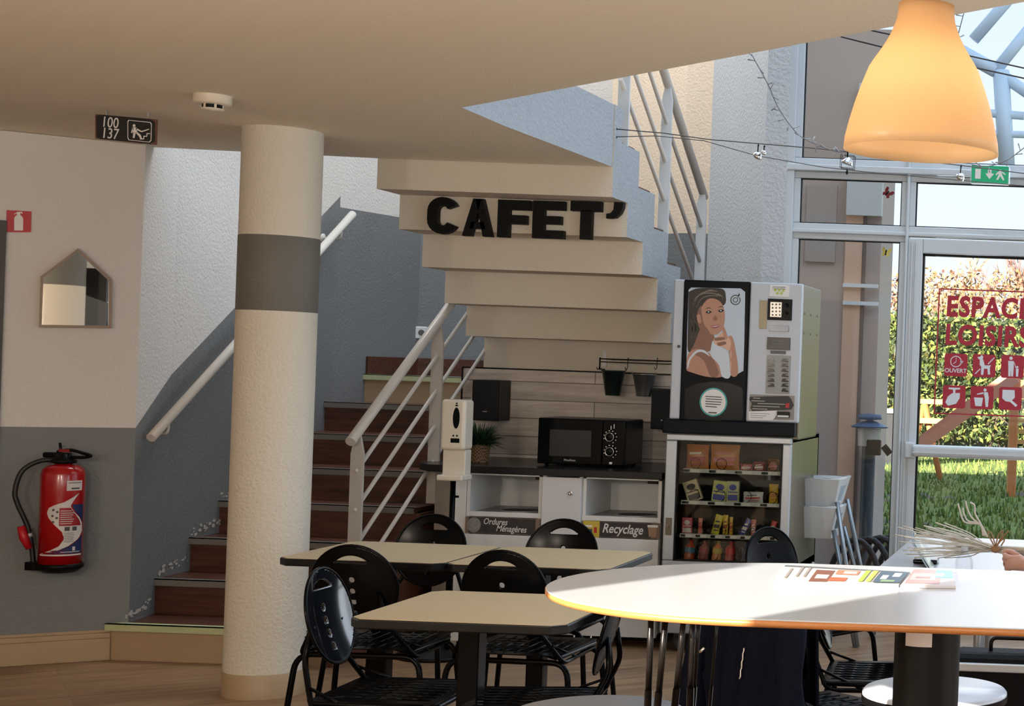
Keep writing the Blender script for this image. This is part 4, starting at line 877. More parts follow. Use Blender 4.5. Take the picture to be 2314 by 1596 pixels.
# ------------------------------------------------------------------ kitchen corner: counter, cabinets, board
cf, cbk, cz = 8.15, 8.95, 0.93
wt = [(-3.60, 8.27), (-3.50, cf), (-2.27, cf), (-2.27, cbk), (-3.64, cbk), (-3.66, 8.5)]
b = MB(); b.prism([(x, y, cz - .038) for x, y in wt], (0, 0, .038)); o = b.build('worktop', mat('black_worktop', (28, 27, 27), 0.25, spec=.3, var=0.1, vscale=40), None, bevel=.004)
tag(o, 'black kitchen worktop carrying the microwave and plant', 'worktop')
def XA(u, v=1150, Y=cf + .03): return W(u, v, Y).x
YC = cf + .03
zu = lambda v, u=1250: W(u, v, YC).z
ZB = 0.055
def panelbox(b, x0, x1, y0, y1, z0, z1): b.box((x0, y0, z0), (x1, y1, z1))
def binunit(x0, x1, lbl, signname, words_, v0, v1, vs0, vs1):
    um = (x0 + x1) / 2; z1_ = cz - .04; zl = v1; zs = vs1
    t = thing('bin_cabinet', lbl, 'cabinet', (um, 8.5, 0), 'bin cabinets under the worktop')
    b = MB(); s_ = .018
    b.box((x0, YC, ZB), (x0 + s_, 8.9, z1_)); b.box((x1 - s_, YC, ZB), (x1, 8.9, z1_)); b.box((x0, 8.6, zl - .02), (x1, 8.62, z1_)); b.box((x0, YC, z1_ - .008), (x1, YC + .02, z1_)); b.box((x0, YC, ZB), (x1, 8.9, ZB + .018))
    b.box((x0, YC - .002, zl - .026), (x1, YC + .02, zl)); b.build('carcass', WPLA, t, bevel=.001)
    hx_, hy_, hr_ = um + .03, YC + .18, .105
    b = MB(); b.box((x0 + s_, YC + .02, zl - .02), (x1 - s_, 8.6, zl - .004)); sh = b.build('bin_shelf', mat('cabinet_inner_grey', (150, 148, 144), 0.4), t)
    b = MB(); b.lathe([(hr_ + .006, zl - .004), (hr_ + .006, zl), (hr_, zl), (hr_, zl - .003)], (hx_, hy_, 0), 36); b.build('steel_ring', SILV, sh)
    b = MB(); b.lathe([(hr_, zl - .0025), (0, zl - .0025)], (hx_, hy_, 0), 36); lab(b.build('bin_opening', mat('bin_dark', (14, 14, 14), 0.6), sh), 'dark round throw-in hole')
    b = MB(); b.rbox((x0 + .002, YC - .018, ZB), (x1 - .002, YC, zs - .004), .002); b.build('door', WPLA, t)
    b = MB(); hp_ = um + .05; b.box((hp_ - .035, 8.585, z1_ - .055), (hp_ + .02, 8.6, z1_)); lab(b.build('catch', mat('brown_block', (66, 40, 32), 0.5), t), 'small brown block inside')
    # sign strip
    st = thing(signname, words_[0], 'sign', (um, YC - .01, (zl + zs) / 2), 'chalkboard signs on the bin cabinets')
    b = MB(); b.box((x0 + .001, YC - .012, zs), (x1 - .001, YC - .004, zl - .028)); b.build('backboard', mat('brown_sign_edge', (120, 98, 84), 0.6, var=.2, vscale=20), st)
    return t, st, zl - .028, zs
x0, x1 = XA(1054), XA(1224)
t1, s1, za, zb_ = binunit(x0, x1, 'white bin cabinet with an open slot, left one labelled for household waste', 'waste_sign', ['chalkboard strip reading Ordures Ménagères below the left slot'], 0, zu(1158, 1140), 0, zu(1207, 1140))
CH = mat('chalk_black', (44, 40, 40), 0.6); CW = mat('chalk_white', (214, 210, 206), 0.6)
b = MB(); b.box((x0 + .02, YC - .0135, zb_ + .003), (x1 - .025, YC - .012, za - .002)); b.build('slate', CH, s1)
b = MB(); cpx = x0 + .048; cpz = (za + zb_) / 2
rr_ = random.Random(5)
b.poly([(cpx + .036 * math.cos(a * .45) * (1 + .05 * rr_.random()), YC - .0145, cpz + .04 * math.sin(a * .45)) for a in range(14)]); b.build('bin_bag_picture', mat('bag_grey', (128, 126, 124), 0.5, var=.5, vscale=60), s1)
M1 = lambda x, z, y=YC - .0145: faceM((x, y, z), (1, 0, -.02))
text('wording', 'Ordures', CW, s1, M1(x0 + .095, cpz + .007), .046, .0004, shear=.25, sx=.8, bold=.0005); text('wording', 'Ménagères', CW, s1, M1(x0 + .165, cpz - .028), .046, .0004, shear=.25, sx=.8, bold=.0005)
x2, x3 = XA(1316), XA(1494)
t2, s2, za, zb_ = binunit(x2, x3, 'white bin cabinet with an open slot, right one beside the snack machine', 'recycling_sign', ['chalkboard strip reading Recyclage below the right slot'], 0, zu(1168, 1400), 0, zu(1215, 1400))
b = MB(); b.box((x2 + .10, YC - .0135, zb_ + .003), (x3 - .045, YC - .012, za - .002)); b.build('slate', CH, s2); cpz = (za + zb_) / 2
b = MB(); b.box((x2 + .012, YC - .014, zb_ - .004), (x2 + .098, YC - .012, za + .002)); yb_ = lab(b.build('carton_picture', mat('print_yellow', (196, 170, 60), 0.5), s2), 'yellow packaging picture')
b = MB(); b.box((x2 + .035, YC - .0146, cpz - .025), (x2 + .06, YC - .014, cpz + .0)); b.box((x2 + .07, YC - .0146, cpz - .02), (x2 + .085, YC - .014, cpz + .01), 1); b.box((x2 + .02, YC - .0146, cpz + .01), (x2 + .06, YC - .014, cpz + .02), 2); b.build('carton_print', [LBB, RED, WSI], yb_)
b = MB(); b.prism([(x3 - .055, YC - .0135, cpz - .03), (x3 - .018, YC - .0135, cpz - .03), (x3 - .012, YC - .0135, cpz + .02), (x3 - .062, YC - .0135, cpz + .02)], (0, -.001, 0), 0); b.box((x3 - .064, YC - .0148, cpz + .02), (x3 - .010, YC - .0135, cpz + .032), 1); b.build('cup_picture', [mat('cup_brown', (150, 120, 96), 0.5), WSI], s2)
text('wording', 'Recyclage', CW, s2, M1(x2 + .112, cpz - .015), .068, .0004, shear=.25, sx=.8, bold=.001)
# middle locked cupboard
t = thing('locked_cupboard', 'narrow white cupboard door with chrome lock between the two bin slots', 'cabinet', ((x1 + x2) / 2, 8.4, 0))
b = MB(); b.box((x1 + .002, YC, ZB), (x1 + .02, 8.9, cz - .04)); b.box((x2 - .02, YC, ZB), (x2 - .002, 8.9, cz - .04)); b.box((x1 + .02, YC + .01, ZB), (x2 - .02, 8.88, ZB + .018)); b.build('carcass', WPLA, t)
b = MB(); b.rbox((x1 + .004, YC - .016, ZB), (x2 - .004, YC, cz - .045), .003); dd_ = b.build('door', mat('white_door_laminate', (206, 206, 208), 0.35), t)
lk = W(1289, 1115, YC - .018); b = MB(); b.lathe([(.012, 0), (.011, .006), (.004, .006), (0, .004)], lk, 20, M=Matrix.Rotation(R(90), 4, 'X')); b.build('lock', CHROME, dd_)
# left end panels
t = thing('end_cabinet', 'plain greige end cabinet at the left under the worktop', 'cabinet', (-3.5, 8.4, 0))
xe = XA(960)
b = MB(); b.box((xe, YC + .12, 0), (xe + .018, 8.9, cz - .04)); b.box((xe, 8.86, 0), (x0 - .01, 8.88, cz - .04)); b.build('side_panel', mat('greige_panel', (176, 168, 158), 0.45), t)
b = MB(); b.prism([(xe, YC + .12, 0), (xe + .13, YC + .02, 0), (xe + .13, YC + .02, cz - .04), (xe, YC + .12, cz - .04)], (0, .018, 0)); b.build('angled_panel', mat('greige_panel', (176, 168, 158)), t)
b = MB(); b.rbox((xe + .135, YC, 0.0), (x0 - .003, YC + .018, cz - .04), .002); b.build('filler_panel', WPLA, t)
for x in (x1 + .06, x2 - .06, x3 - .06, x0 + .06): 
    o = None
for k, x in enumerate((W(1293, 1450, YC).x, W(1331, 1450, YC).x)):
    b = MB(); b.lathe([(.012, 0), (.012, .004), (.006, .006), (.006, ZB)], (x, YC + .03, 0), 14, cap0=True); o = b.build('cabinet_foot', CHROME, t2 if x > x2 else None)
    if not o.parent: tag(o, 'short chrome foot under the middle cupboard', 'foot')
b = MB(); b.box((xe + .15, 8.38, 0.0), (x3, 8.40, ZB)); struct(b.build('trim_3', BLACKM))
# plank board
b = MB(); bz0, bz1 = cz + .001, 1.438
b.box((-3.665, cbk, bz0), (-2.27, cbk + .03, bz1)); bo = b.build('plank_board', wood('whitewashed_planks', (170, 158, 148), (214, 204, 194), (R(-90), 0, 0), (2.9, 0.1055), (3, 30, 30), 0.6, 0.003), None)
tag(bo, 'whitewashed plank splashback board between worktop and stair underside', 'board')
b = MB(); b.box((-3.67, cbk - .004, bz1), (-2.27, cbk + .034, bz1 + .008)); b.box((-3.672, cbk - .004, bz0), (-3.664, cbk + .034, bz1)); b.build('edge_strip', BLACKM, bo)
# speakers
def speaker(u0, v0, u1, v1, lbl, rot=0):
    Y0 = cbk - .17; a, c = W(u0, v1, Y0), W(u1, v0, Y0)
    t = thing('loudspeaker', lbl, 'speaker', ((a.x + c.x) / 2, Y0 + .08, a.z), 'black speakers on the plank board')
    b = MB(); b.rbox((a.x, Y0 + .015, a.z), (c.x, cbk - .002, c.z), .004); b.build('cabinet', mat('speaker_black_ash', (20, 17, 16), 0.5), t)
    b = MB(); b.rbox((a.x + .003, Y0, a.z + .003), (c.x - .003, Y0 + .015, c.z - .003), .005); g = b.build('grille', mat('speaker_cloth', (10, 10, 10), 0.8), t)
    b = MB(); m_ = (a.x + c.x) / 2; b.box((m_ - .012, Y0 - .001, a.z + .05), (m_ + .012, Y0, a.z + .055)); b.build('badge', SILV, g)
speaker(1063, 860, 1130, 950, 'black box speaker on the left end of the plank board')
speaker(1468, 880, 1530, 970, 'black box speaker partly behind the coffee machine')
# microwave
Ym = 8.36
a, c = W(1213, 1047, Ym), W(1428, 955, Ym); mx0, mx1, mz0, mz1 = a.x, W(1377, 1000, Ym).x, cz + .012, W(1300, 947, Ym).z
mx1 = W(1412, 1000, Ym).x
t = thing('microwave_oven', 'black microwave oven with two white-ringed dials on the worktop', 'microwave', ((mx0 + mx1) / 2, Ym + .17, cz))
b = MB(); b.rbox((mx0 + .004, Ym + .02, mz0), (mx1 - .002, Ym + .34, mz1), .008); b.build('housing', mat('microwave_black', (14, 14, 15), 0.35, spec=.2), t)
b = MB(); xd = W(1360, 1000, Ym).x; b.rbox((mx0, Ym, mz0), (xd, Ym + .02, mz1), .006); md_ = b.build('door', BLACKG, t)
b = MB(); p, q = W(1241, 1030, Ym), W(1337, 974, Ym); b.box((p.x, Ym - .001, p.z), (q.x, Ym, q.z)); lab(b.build('viewing_window', mat('microwave_window', (34, 34, 36), 0.2), md_), 'dark grey viewing window')
text('brand_lettering', 'Moulinex', mat('brand_grey', (150, 150, 150), 0.4), md_, faceM(W(1274, 1042, Ym - .002), (1, 0, 0)), .017, .0002, bold=.0004)
b = MB(); b.rbox((xd + .001, Ym, mz0), (mx1, Ym + .02, mz1), .006); cp_ = b.build('control_panel', BLACKG, t)
for v_ in (988, 1021):
    c_ = W(1379, v_, Ym - .001); b = MB(); b.lathe([(.0235, 0), (.0235, .012), (.019, .016), (0, .016)], c_, 28, M=Matrix.Rotation(R(90), 4, 'X')); kb_ = b.build('dial', BLACKM, cp_)
    b = MB(); b.lathe([(.021, .0155), (.0225, .0165), (.0245, .0155), (.0245, .013)], c_, 28, M=Matrix.Rotation(R(90), 4, 'X')); b.build('dial_ring', CHROME, kb_)
    b = MB()
    for k in range(9):
        a_ = R(-60 + k * 32); p = c_ + Vector((.034 * math.cos(a_), 0, .034 * math.sin(a_))); b.box(p + Vector((-.003, -.001, -.0025)), p + Vector((.003, .0, .0025)))
    b.build('dial_marks', WSI, cp_)
b = MB(); 
for (u, v, w_, h_) in ((1381, 967, .002, .01), (1388, 964, .002, .012), (1380, 1047, .008, .006)): p = W(u, v, Ym - .001); b.box(p + Vector((-w_, -.001, -h_)), p + Vector((w_, 0, h_)))
b.build('panel_marks', WSI, cp_)
for x in (mx0 + .04, mx1 - .04):
    for y in (Ym + .04, Ym + .3): b = MB(); b.lathe([(.012, cz + .0005), (.012, mz0 + .002)], (x, y, 0), 12, cap0=True); b.build('foot', BLACKM, t)
# plant
pc = PZ(1083, 1050, cz); pc = Vector((pc.x, 8.45, cz)); pc.x = W(1084, 1030, 8.45).x
t = thing('potted_plant', 'small bushy green plant in a woven basket pot on the worktop', 'plant', pc)
def wicker():
    m = mat('woven_wicker', (122, 92, 62), 0.7); n_ = m.node_tree; bs = n_.nodes['Principled BSDF']
    tc = n_.nodes.new('ShaderNodeTexCoord'); wv = n_.nodes.new('ShaderNodeTexChecker'); wv.inputs['Scale'].default_value = 110; wv.inputs[1].default_value = lin((140, 108, 74)); wv.inputs[2].default_value = lin((70, 50, 34)); n_.links.new(tc.outputs['Object'], wv.inputs['Vector']); n_.links.new(wv.outputs[0], bs.inputs['Base Color']); return m
b = MB(); prf = []
for i in range(25): z = i / 24 * .098; r = .044 + .010 * i / 24 + (.0022 if i % 2 else 0); prf.append((r, z))
b.lathe([(0, 0)] + prf + [(.046, .098), (.044, .085), (0, .085)], pc, 28); b.build('basket', wicker(), t)
b = MB(); rn = random.Random(11)
for i in range(620):
    th, ph = rn.random() * 6.283, rn.random() ** .6 * 1.75; L = .07 + rn.random() * .075; s0 = pc + Vector((.02 * math.cos(th), .02 * math.sin(th), .09))
    d = Vector((math.sin(ph) * math.cos(th), math.sin(ph) * math.sin(th), math.cos(ph))); e = s0 + d * L + Vector((0, 0, .02 - .02 * rn.random())); m_ = s0.lerp(e, .55) + Vector((0, 0, .015))
    sd_ = d.cross(Vector((rn.random() - .5, rn.random() - .5, 1))).normalized() * .0028
    b.add([s0 - sd_ * .5, s0 + sd_ * .5, m_ + sd_, e, m_ - sd_], [(0, 1, 2, 4), (4, 2, 3)], i % 2)
b.build('foliage', [mat('leaf_green', (38, 70, 36), 0.5), mat('leaf_deep_green', (24, 48, 26), 0.5)], t)
# hanging rail with buckets
Yr = 8.86; ra, rb = W(1356, 811, Yr), W(1525, 817, Yr)
t = thing('hook_rail', 'black metal hook rail with a white plate fixed above the plank board', 'rail', ra)
b = MB(); b.tube([ra, Vector((rb.x, Yr, ra.z))], .0035, 8); b.tube([ra - Vector((0, 0, .017)), Vector((rb.x, Yr, ra.z - .017))], .0028, 8)
b.tube([Vector((ra.x, Yr, ra.z + .008)), Vector((ra.x, Yr, ra.z - .06)), Vector((ra.x, cbk, ra.z - .06))], .004, 8); b.tube([Vector((rb.x - .1, Yr, ra.z)), Vector((rb.x - .1, cbk, ra.z))], .004, 8); b.build('bar', BLACKP, t)
b = MB(); p = W(1367, 800, 9.02); b.rbox((p.x - .012, 9.015, W(1367, 829, 9.02).z), (p.x + .012, 9.028, W(1367, 795, 9.02).z), .002); lab(b.build('wall_plate', WPLA, t), 'white fixing plate')
for u in (1356, 1420, 1486):
    p = W(u, 812, Yr); b = MB(); b.tube(arcpts([p + Vector((0, .006, .004)), p + Vector((0, -.008, .008)), p + Vector((0, -.008, -.05)), p + Vector((-.008, -.012, -.062)), p + Vector((-.014, -.012, -.045))], .008), .0022, 6); b.build('hook', BLACKP, t)
def bucket(u0, u1, v0, v1, rgb, lbl):
    Y = 8.80; c = W((u0 + u1) / 2, v1, Y); r1 = (u1 - u0) / 2 * Y / F; h = W((u0 + u1) / 2, v0, Y).z - c.z
    m = mat('bucket_%d' % rgb[0], rgb, 0.3, 0.85); t = thing('metal_bucket', lbl, 'bucket', c, 'small buckets on the hook rail')
    b = MB(); b.lathe([(0, 0), (r1 * .6, 0), (r1 * .62, .004), (r1 * .95, h - .006), (r1, h - .004), (r1 * 1.03, h), (r1, h + .002), (r1 * .93, h - .004), (r1 * .58, .006), (0, .006)], c, 36); b.build('pail', m, t)
    for k in (-1, 1):
        b = MB(); b.tube([c + Vector((k * r1, 0, h)), c + Vector((k * r1 * 1.1, 0, h + .008)), c + Vector((k * r1 * 1.0, 0, h + .014))], .003, 6); b.build('handle_lug', m, t)
bucket(1358, 1411, 838, 894, (62, 76, 70), 'dark green-grey metal bucket, the left one on the hook rail')
bucket(1428, 1480, 846, 896, (150, 150, 148), 'shiny zinc bucket, the right one on the hook rail')

# ------------------------------------------------------------------ sanitizer stand
bc = PZ(1000, 1478, 0.01); sx_ = W(1020, 1200, bc.y).x
t = thing('sanitizer_stand', 'white hand sanitizer dispenser on a black pole with round foot', 'dispenser', (sx_, bc.y, 0))
b = MB(); b.lathe([(0, 0), (.20, 0), (.205, .012), (.19, .022), (.04, .034), (.03, .05), (0, .05)], (sx_ - .04, bc.y, 0), 48); b.build('foot', BLACKM, t)
b = MB(); b.tube([(sx_ - .0, bc.y, .03), (sx_, bc.y, .93)], .0135, 14); b.tube([(sx_, bc.y, .3), (sx_, bc.y, .62)], .017, 14); b.tube([(sx_ + .012, bc.y, .80), (sx_ + .03, bc.y, .80)], .006, 8); b.build('pole', BLACKP, t)
DP = mat('ivory_plastic', (214, 206, 190), 0.25)
zc = lambda v: W(1028, v, bc.y - .06).z; cx_ = W(1029, 960, bc.y - .06).x
b = MB(); b.rbox((cx_ - .062, bc.y - .09, zc(1017)), (cx_ + .060, bc.y + .02, zc(903)), .016, seg=4); hd = b.build('dispenser_head', DP, t)
for v in b.v: pass
b = MB(); b.rbox((cx_ - .057, bc.y - .06, zc(1078)), (cx_ + .055, bc.y + .015, zc(1017)), .004); b.build('back_plate', DP, t)
b = MB(); b.rbox((cx_ - .066, bc.y - .11, zc(1086)), (cx_ + .062, bc.y + .02, zc(1073)), .008, seg=3); b.build('drip_tray', DP, t)
yf_ = bc.y - .0905; c_ = Vector((W(1031, 945, yf_).x, yf_, W(1031, 945, yf_).z))
b = MB(); b.poly([c_ + Vector((.017 * x, 0, .053 * y)) for x, y in circ(0, 0, 1, 24)]); b.poly([c_ + Vector((.008 * x, 0, .062 + .004 * y)) for x, y in circ(0, 0, 1, 10)]); b.poly([c_ + Vector((.005 * x, 0, .073 + .004 * y)) for x, y in circ(0, 0, 1, 8)])
p = W(1028, 996, yf_); b.quad(p + Vector((-.022, 0, -.011)), p + Vector((.022, 0, -.011)), p + Vector((.022, 0, .011)), p + Vector((-.022, 0, .011)))
for dx in (-.009, .009): b.poly([p + Vector((dx + .005 * x, 0, .024 + .005 * y)) for x, y in circ(0, 0, 1, 8)])
b.build('sight_window', BLACKG, hd)

# ------------------------------------------------------------------ tables
TT = mat('beige_table_laminate', (188, 166, 128), 0.4, var=0.05, vscale=60); TE = mat('black_table_edge', (16, 16, 18), 0.3, spec=.25)
def table(x0, y0, x1, y1, lbl, colx, coly, group='beige square tables'):
    z = .74; t = thing('cafe_table', lbl, 'table', ((x0 + x1) / 2, (y0 + y1) / 2, 0), group); c = .035
    L = [(x0 + c, y0), (x1 - c, y0), (x1, y0 + c), (x1, y1 - c), (x1 - c, y1), (x0 + c, y1), (x0, y1 - c), (x0, y0 + c)]
    L = [(p.x, p.y) for p in [q for i in range(8) for q in (Vector((*L[i], 0)),)]]
    b = MB(); b.prism([(x, y, z - .028) for x, y in L], (0, 0, .0275)); top = b.build('table_edge', TE, t, bevel=.004)
    mx_, my_ = (x0 + x1) / 2, (y0 + y1) / 2; k = .985
    b = MB(); b.prism([(mx_ + (x - mx_) * k, my_ + (y - my_) * k, z - .002) for x, y in L], (0, 0, .003)); b.build('table_top', TT, t)
    b = MB(); b.rbox((colx - .032, coly - .032, .02), (colx + .032, coly + .032, z - .03), .004); b.build('column', BLACKP, t)
    b = MB(); b.box((colx - .2, coly - .02, z - .045), (colx + .2, coly + .02, z - .03)); b.box((colx - .02, coly - .2, z - .045), (colx + .02, coly + .2, z - .03)); b.build('underframe', BLACKP, t)
    b = MB(); b.lathe([(0, 0), (.2, 0), (.2, .01), (.05, .024), (0, .024)], (colx, coly, 0), 40); b.build('foot', BLACKP, t)
    return t
table(-2.125, 4.43, -1.50, 5.03, 'beige square table in front, with a chair at each side', -1.875, 4.72)
table(-2.985, 5.67, -2.375, 6.27, 'beige square table touching the round column, back row left', -2.72, 5.97)
table(-2.370, 5.67, -1.765, 6.27, 'beige square table of the back row, right one by the white oval table', -2.12, 5.97)

# ------------------------------------------------------------------ chairs
def shape_grid(sdf, half, n_, y_of):
    st = 2 * half / n_; V = {}; vs = []; fs = []
    def g(x, z):
        e = 1e-4; return ((sdf(x + e, z) - sdf(x - e, z)) / (2 * e), (sdf(x, z + e) - sdf(x, z - e)) / (2 * e))
    def vid(i, j):
        if (i, j) in V: return V[(i, j)]
        x, z = -half + i * st, -half + j * st
        for _ in range(3):
            d = sdf(x, z)
            if d > -st * .55:
                gx, gz = g(x, z); L = gx * gx + gz * gz
                if L > 1e-9 and (d > 0 or abs(d) < st * .55): x -= d * gx / L; z -= d * gz / L
        V[(i, j)] = len(vs); vs.append((x, y_of(x, z), z)); return V[(i, j)]
    for i in range(n_):
        for j in range(n_):
            if sdf(-half + (i + .5) * st, -half + (j + .5) * st) < 0: fs.append((vid(i, j), vid(i + 1, j), vid(i + 1, j + 1), vid(i, j + 1)))
    return vs, fs
DR = 0.150
def disc_sdf(x, z):
    d = math.hypot(x, z) - DR
    # handle slot: lens shape
    zz = z - .095; sl2 = max(abs(x) - .055, 0); lens = max(math.hypot(x, zz + .062) - .083, -(zz + .006) + 0.0)
    lens = max(lens, abs(x) - .058); d = max(d, -lens)
    for k in range(4): d = max(d, -(math.hypot(x, z - (.030 - .042 * k)) - .0105))
    return d
dv, df = shape_grid(disc_sdf, .155, 62, lambda x, z: 0.020 * ((x * x + z * z) / DR ** 2))
def make_chair():
    t = thing('bistro_chair', 'x', 'chair', (0, 0, 0), 'black round-backed metal chairs')
    Mb = Matrix.Translation((0, -.235, .675)) @ Matrix.Rotation(R(14), 4, 'X')
    b = MB(); b.add([Mb @ Vector(v) for v in dv], df, 0, True); b.build('backrest', BLACKP, t, solid=.006)
    b = MB(); b.tube([Mb @ Vector((DR * math.cos(a * .1309), .020, DR * math.sin(a * .1309))) for a in range(48)], .0055, 6, close=True); b.build('backrest_rim', BLACKP, t)
    # seat: pressed plate with slots and raised ribs
    b = MB(); N_, Mm = 9, 8; sx0, sy0, w_, h_ = -.19, -.19, .38, .38
    for i in range(N_):
        for j in range(Mm):
            xa, xb = sx0 + w_ * i / N_, sx0 + w_ * (i + 1) / N_; ya, yb = sy0 + h_ * j / Mm, sy0 + h_ * (j + 1) / Mm
            if 0 < i < N_ - 1 and 0 < j < Mm - 1:
                cx, cy = (xa + xb) / 2, (ya + yb) / 2; hx, hy = .011, .007; z = .452
                q = [(xa, ya, z), (xb, ya, z), (xb, yb, z), (xa, yb, z), (cx - hx, cy - hy, z - .002), (cx + hx, cy - hy, z - .002), (cx + hx, cy + hy, z - .002), (cx - hx, cy + hy, z - .002)]
                b.add(q, [(0, 1, 5, 4), (1, 2, 6, 5), (2, 3, 7, 6), (3, 0, 4, 7)])
            else: b.add([(xa, ya, .452), (xb, ya, .452), (xb, yb, .452), (xa, yb, .452)], [(0, 1, 2, 3)])
    for i in range(1, N_): x = sx0 + w_ * i / N_; b.tube([(x, sy0 + .03, .453), (x, sy0 + h_ - .03, .453)], .0022, 5)
    b.build('seat', BLACKP, t, solid=.004)
    b = MB(); s_ = .19; b.tube(arcpts([(-s_, -s_, .446), (s_, -s_, .446), (s_, s_, .44), (-s_, s_, .44), (-s_, -s_, .446)], .03, 5)[3:-3], .009, 8, close=True); b.build('seat_rim', BLACKP, t)
    for y, yb in ((-.17, -.21), (.16, .20)):
        b = MB(); b.tube(arcpts([(-.255, yb, .002), (-.215, y, .425), (.215, y, .425), (.255, yb, .002)], .06, 6), .0105, 12); b.build('leg_frame', BLACKP, t)
    for sx in (-1, 1):
        b = MB(); b.tube(arcpts([(sx * .19, .16, .425), (sx * .2, -.17, .425), (sx * .12, -.235, .56), (sx * .09, -.225, .66)], .03, 4), .0085, 8); b.tube([(sx * .2, -.05, .43), (sx * .17, -.20, .49)], .005, 6); b.build('side_strut', BLACKP, t)
    return t
proto = make_chair()
chairs = [
    (-2.60, 5.68, 2, 'black round-backed chair pushed in at the table by the column'),
    (-2.055, 5.68, -2, 'black round-backed chair tucked under the back table right behind the front table'),
    (-2.80, 6.33, 178, 'black round-backed chair facing the camera, behind the back row near the dispenser pole'),
    (-2.235, 6.33, 181, 'black round-backed chair facing the camera in front of the white middle cupboard'),
    (-2.15, 4.84, -88, 'black chair at the left side of the front table, its round back given a daylight sheen'),
    (-1.70, 4.78, 99, 'black chair at the right side of the front table, seen nearly edge-on'),
    (-1.16, 6.42, -122, 'black chair in front of the snack machine, its round back turned sideways'),
    (-0.72, 5.42, -85, 'black chair by the long white table, seat seen behind the thick pedestal'),
    (-0.81, 4.80, -38, 'black chair with the navy coat hanging over its back'),
]
for i, (x, y, a, l) in enumerate(chairs):
    if i == 0: proto.location = (x, y, 0); proto.rotation_euler = (0, 0, R(a)); proto['label'] = l
    else: cc_ = copy_tree(proto, None, (x, y, 0), R(a), l)
    if i == 4:                                         # same black metal; daylight sheen put into this back by gloss and tint
        for ch in cc_.children:
            if ch.name.startswith('backrest') and 'rim' not in ch.name: ch.material_slots[0].link = 'OBJECT'; ch.material_slots[0].material = mat('daylight_sheen_black', (16, 20, 26), 0.1, spec=1.0, coat=1.0)
# coat over the last chair
cx0 = Vector((chairs[8][0], chairs[8][1], 0)); Mc = Matrix.Translation(cx0) @ Matrix.Rotation(R(chairs[8][2]), 4, 'Z')
NAVY = mat('navy_cloth', (10, 12, 24), 0.8, spec=.1, bump=.3, bscale=40, var=.2, vscale=12)
def drape(parent):
    nx, nz = 26, 30; vs = []; fs = []
    for i in range(nz + 1):
        s_ = i / nz
        for j in range(nx + 1):
            q = j / nx * 2 - 1
            w_ = .15 + .07 * s_ + .03 * math.sin(s_ * 9); fold = .014 * math.sin(q * 13 + s_ * 2) * (.3 + s_) + .008 * math.sin(q * 29 + s_ * 7)
            z = .845 - .70 * s_ - .05 * q * q * (1 - s_); y = -.315 - .03 * s_ - .03 * (1 - q * q) + fold + .25 * max(0, .08 - s_)
            vs.append(Mc @ Vector((q * w_, y, z)))
    for i in range(nz):
        for j in range(nx): a = i * (nx + 1) + j; fs.append((a, a + 1, a + nx + 2, a + nx + 1))
    b = MB(); b.add(vs, fs, 0, True); 
    vs2 = []
    for i in range(16 + 1):
        s_ = i / 16
        for j in range(nx + 1):
            q = j / nx * 2 - 1; vs2.append(Mc @ Vector((q * (.15 + .02 * s_), -.19 + .02 * math.sin(q * 9), .845 - .3 * s_ - .05 * q * q)))
    fs2 = [(i * (nx + 1) + j, i * (nx + 1) + j + 1, (i + 1) * (nx + 1) + j + 1, (i + 1) * (nx + 1) + j) for i in range(16) for j in range(nx)]
    b.add(vs2, fs2, 0, True)
    top = [(j, j + 1, len(vs) + j + 1, len(vs) + j) for j in range(nx)]
    b.f += [list(f) for f in top]; b.m += [0] * nx; b.sm += [True] * nx
    return b.build('coat_body', NAVY, parent, solid=.012)
t = thing('coat', 'dark navy coat with a white drawstring hanging over a chair back', 'coat', cx0); drape(t)
b = MB()
for k in (-1, 1):
    b.tube(spline([Mc @ Vector((k * .17, -.30, .78)), Mc @ Vector((k * .21, -.33, .6)), Mc @ Vector((k * .22, -.32, .4)), Mc @ Vector((k * .21, -.30, .24))], 5), [.045 + .006 * math.sin(i) for i in range(16)], 12)
b.build('sleeve', NAVY, t)
p0 = W(1684, 1452, 4.18); b = MB(); b.tube([Mc @ Vector((.06 + .0015 * math.sin(i * 2.1), -.372 - .01 * i / 10, .69 - i * .008)) for i in range(12)], .002, 6); b.build('drawstring', WSI, t)
b = MB(); b.tube([Mc @ Vector((-.15, -.345, .66)), Mc @ Vector((-.165, -.35, .645)), Mc @ Vector((-.175, -.35, .65))], .006, 8); b.build('clasp', CHROME, t)

# ------------------------------------------------------------------ white oval high table
OZ = 1.08; ocx, ocy, oa, ob_ = .135, 2.972, 1.16, .385
t = thing('oval_high_table', 'white oval high table with orange-brown plywood edge on a thick black pedestal', 'table', (ocx, ocy, 0))
def se(k, z):
    out = []; st = oa - .45
    for i in range(128):
        a = 2 * math.pi * (i + .5) / 128; c_, s_ = math.cos(a), math.sin(a)
        out.append((ocx + math.copysign(st, c_) + (.45 - k) * c_, ocy + (ob_ - k) * s_, z))
    return out
def stack(name, rings, m, parent):
    b = MB(); vs = [p for r_ in rings for p in r_]; n_ = 128
    fs = [(i * n_ + k, i * n_ + (k + 1) % n_, (i + 1) * n_ + (k + 1) % n_, (i + 1) * n_ + k) for i in range(len(rings) - 1) for k in range(n_)]
    b.add(vs, fs, 0, True); b.f += [list(range(n_))[::-1], [(len(rings) - 1) * n_ + k for k in range(n_)]]; b.m += [0, 0]; b.sm += [False, False]
    return b.build(name, m, parent)
stack('plywood_edge', [se(.02, OZ - .017), se(.004, OZ - .014), se(0, OZ - .010), se(0, OZ - .002)], wood('birch_ply_edge', (150, 92, 48), (186, 124, 70), (0, 0, 0), None, (6, 6, 260), 0.35), t)
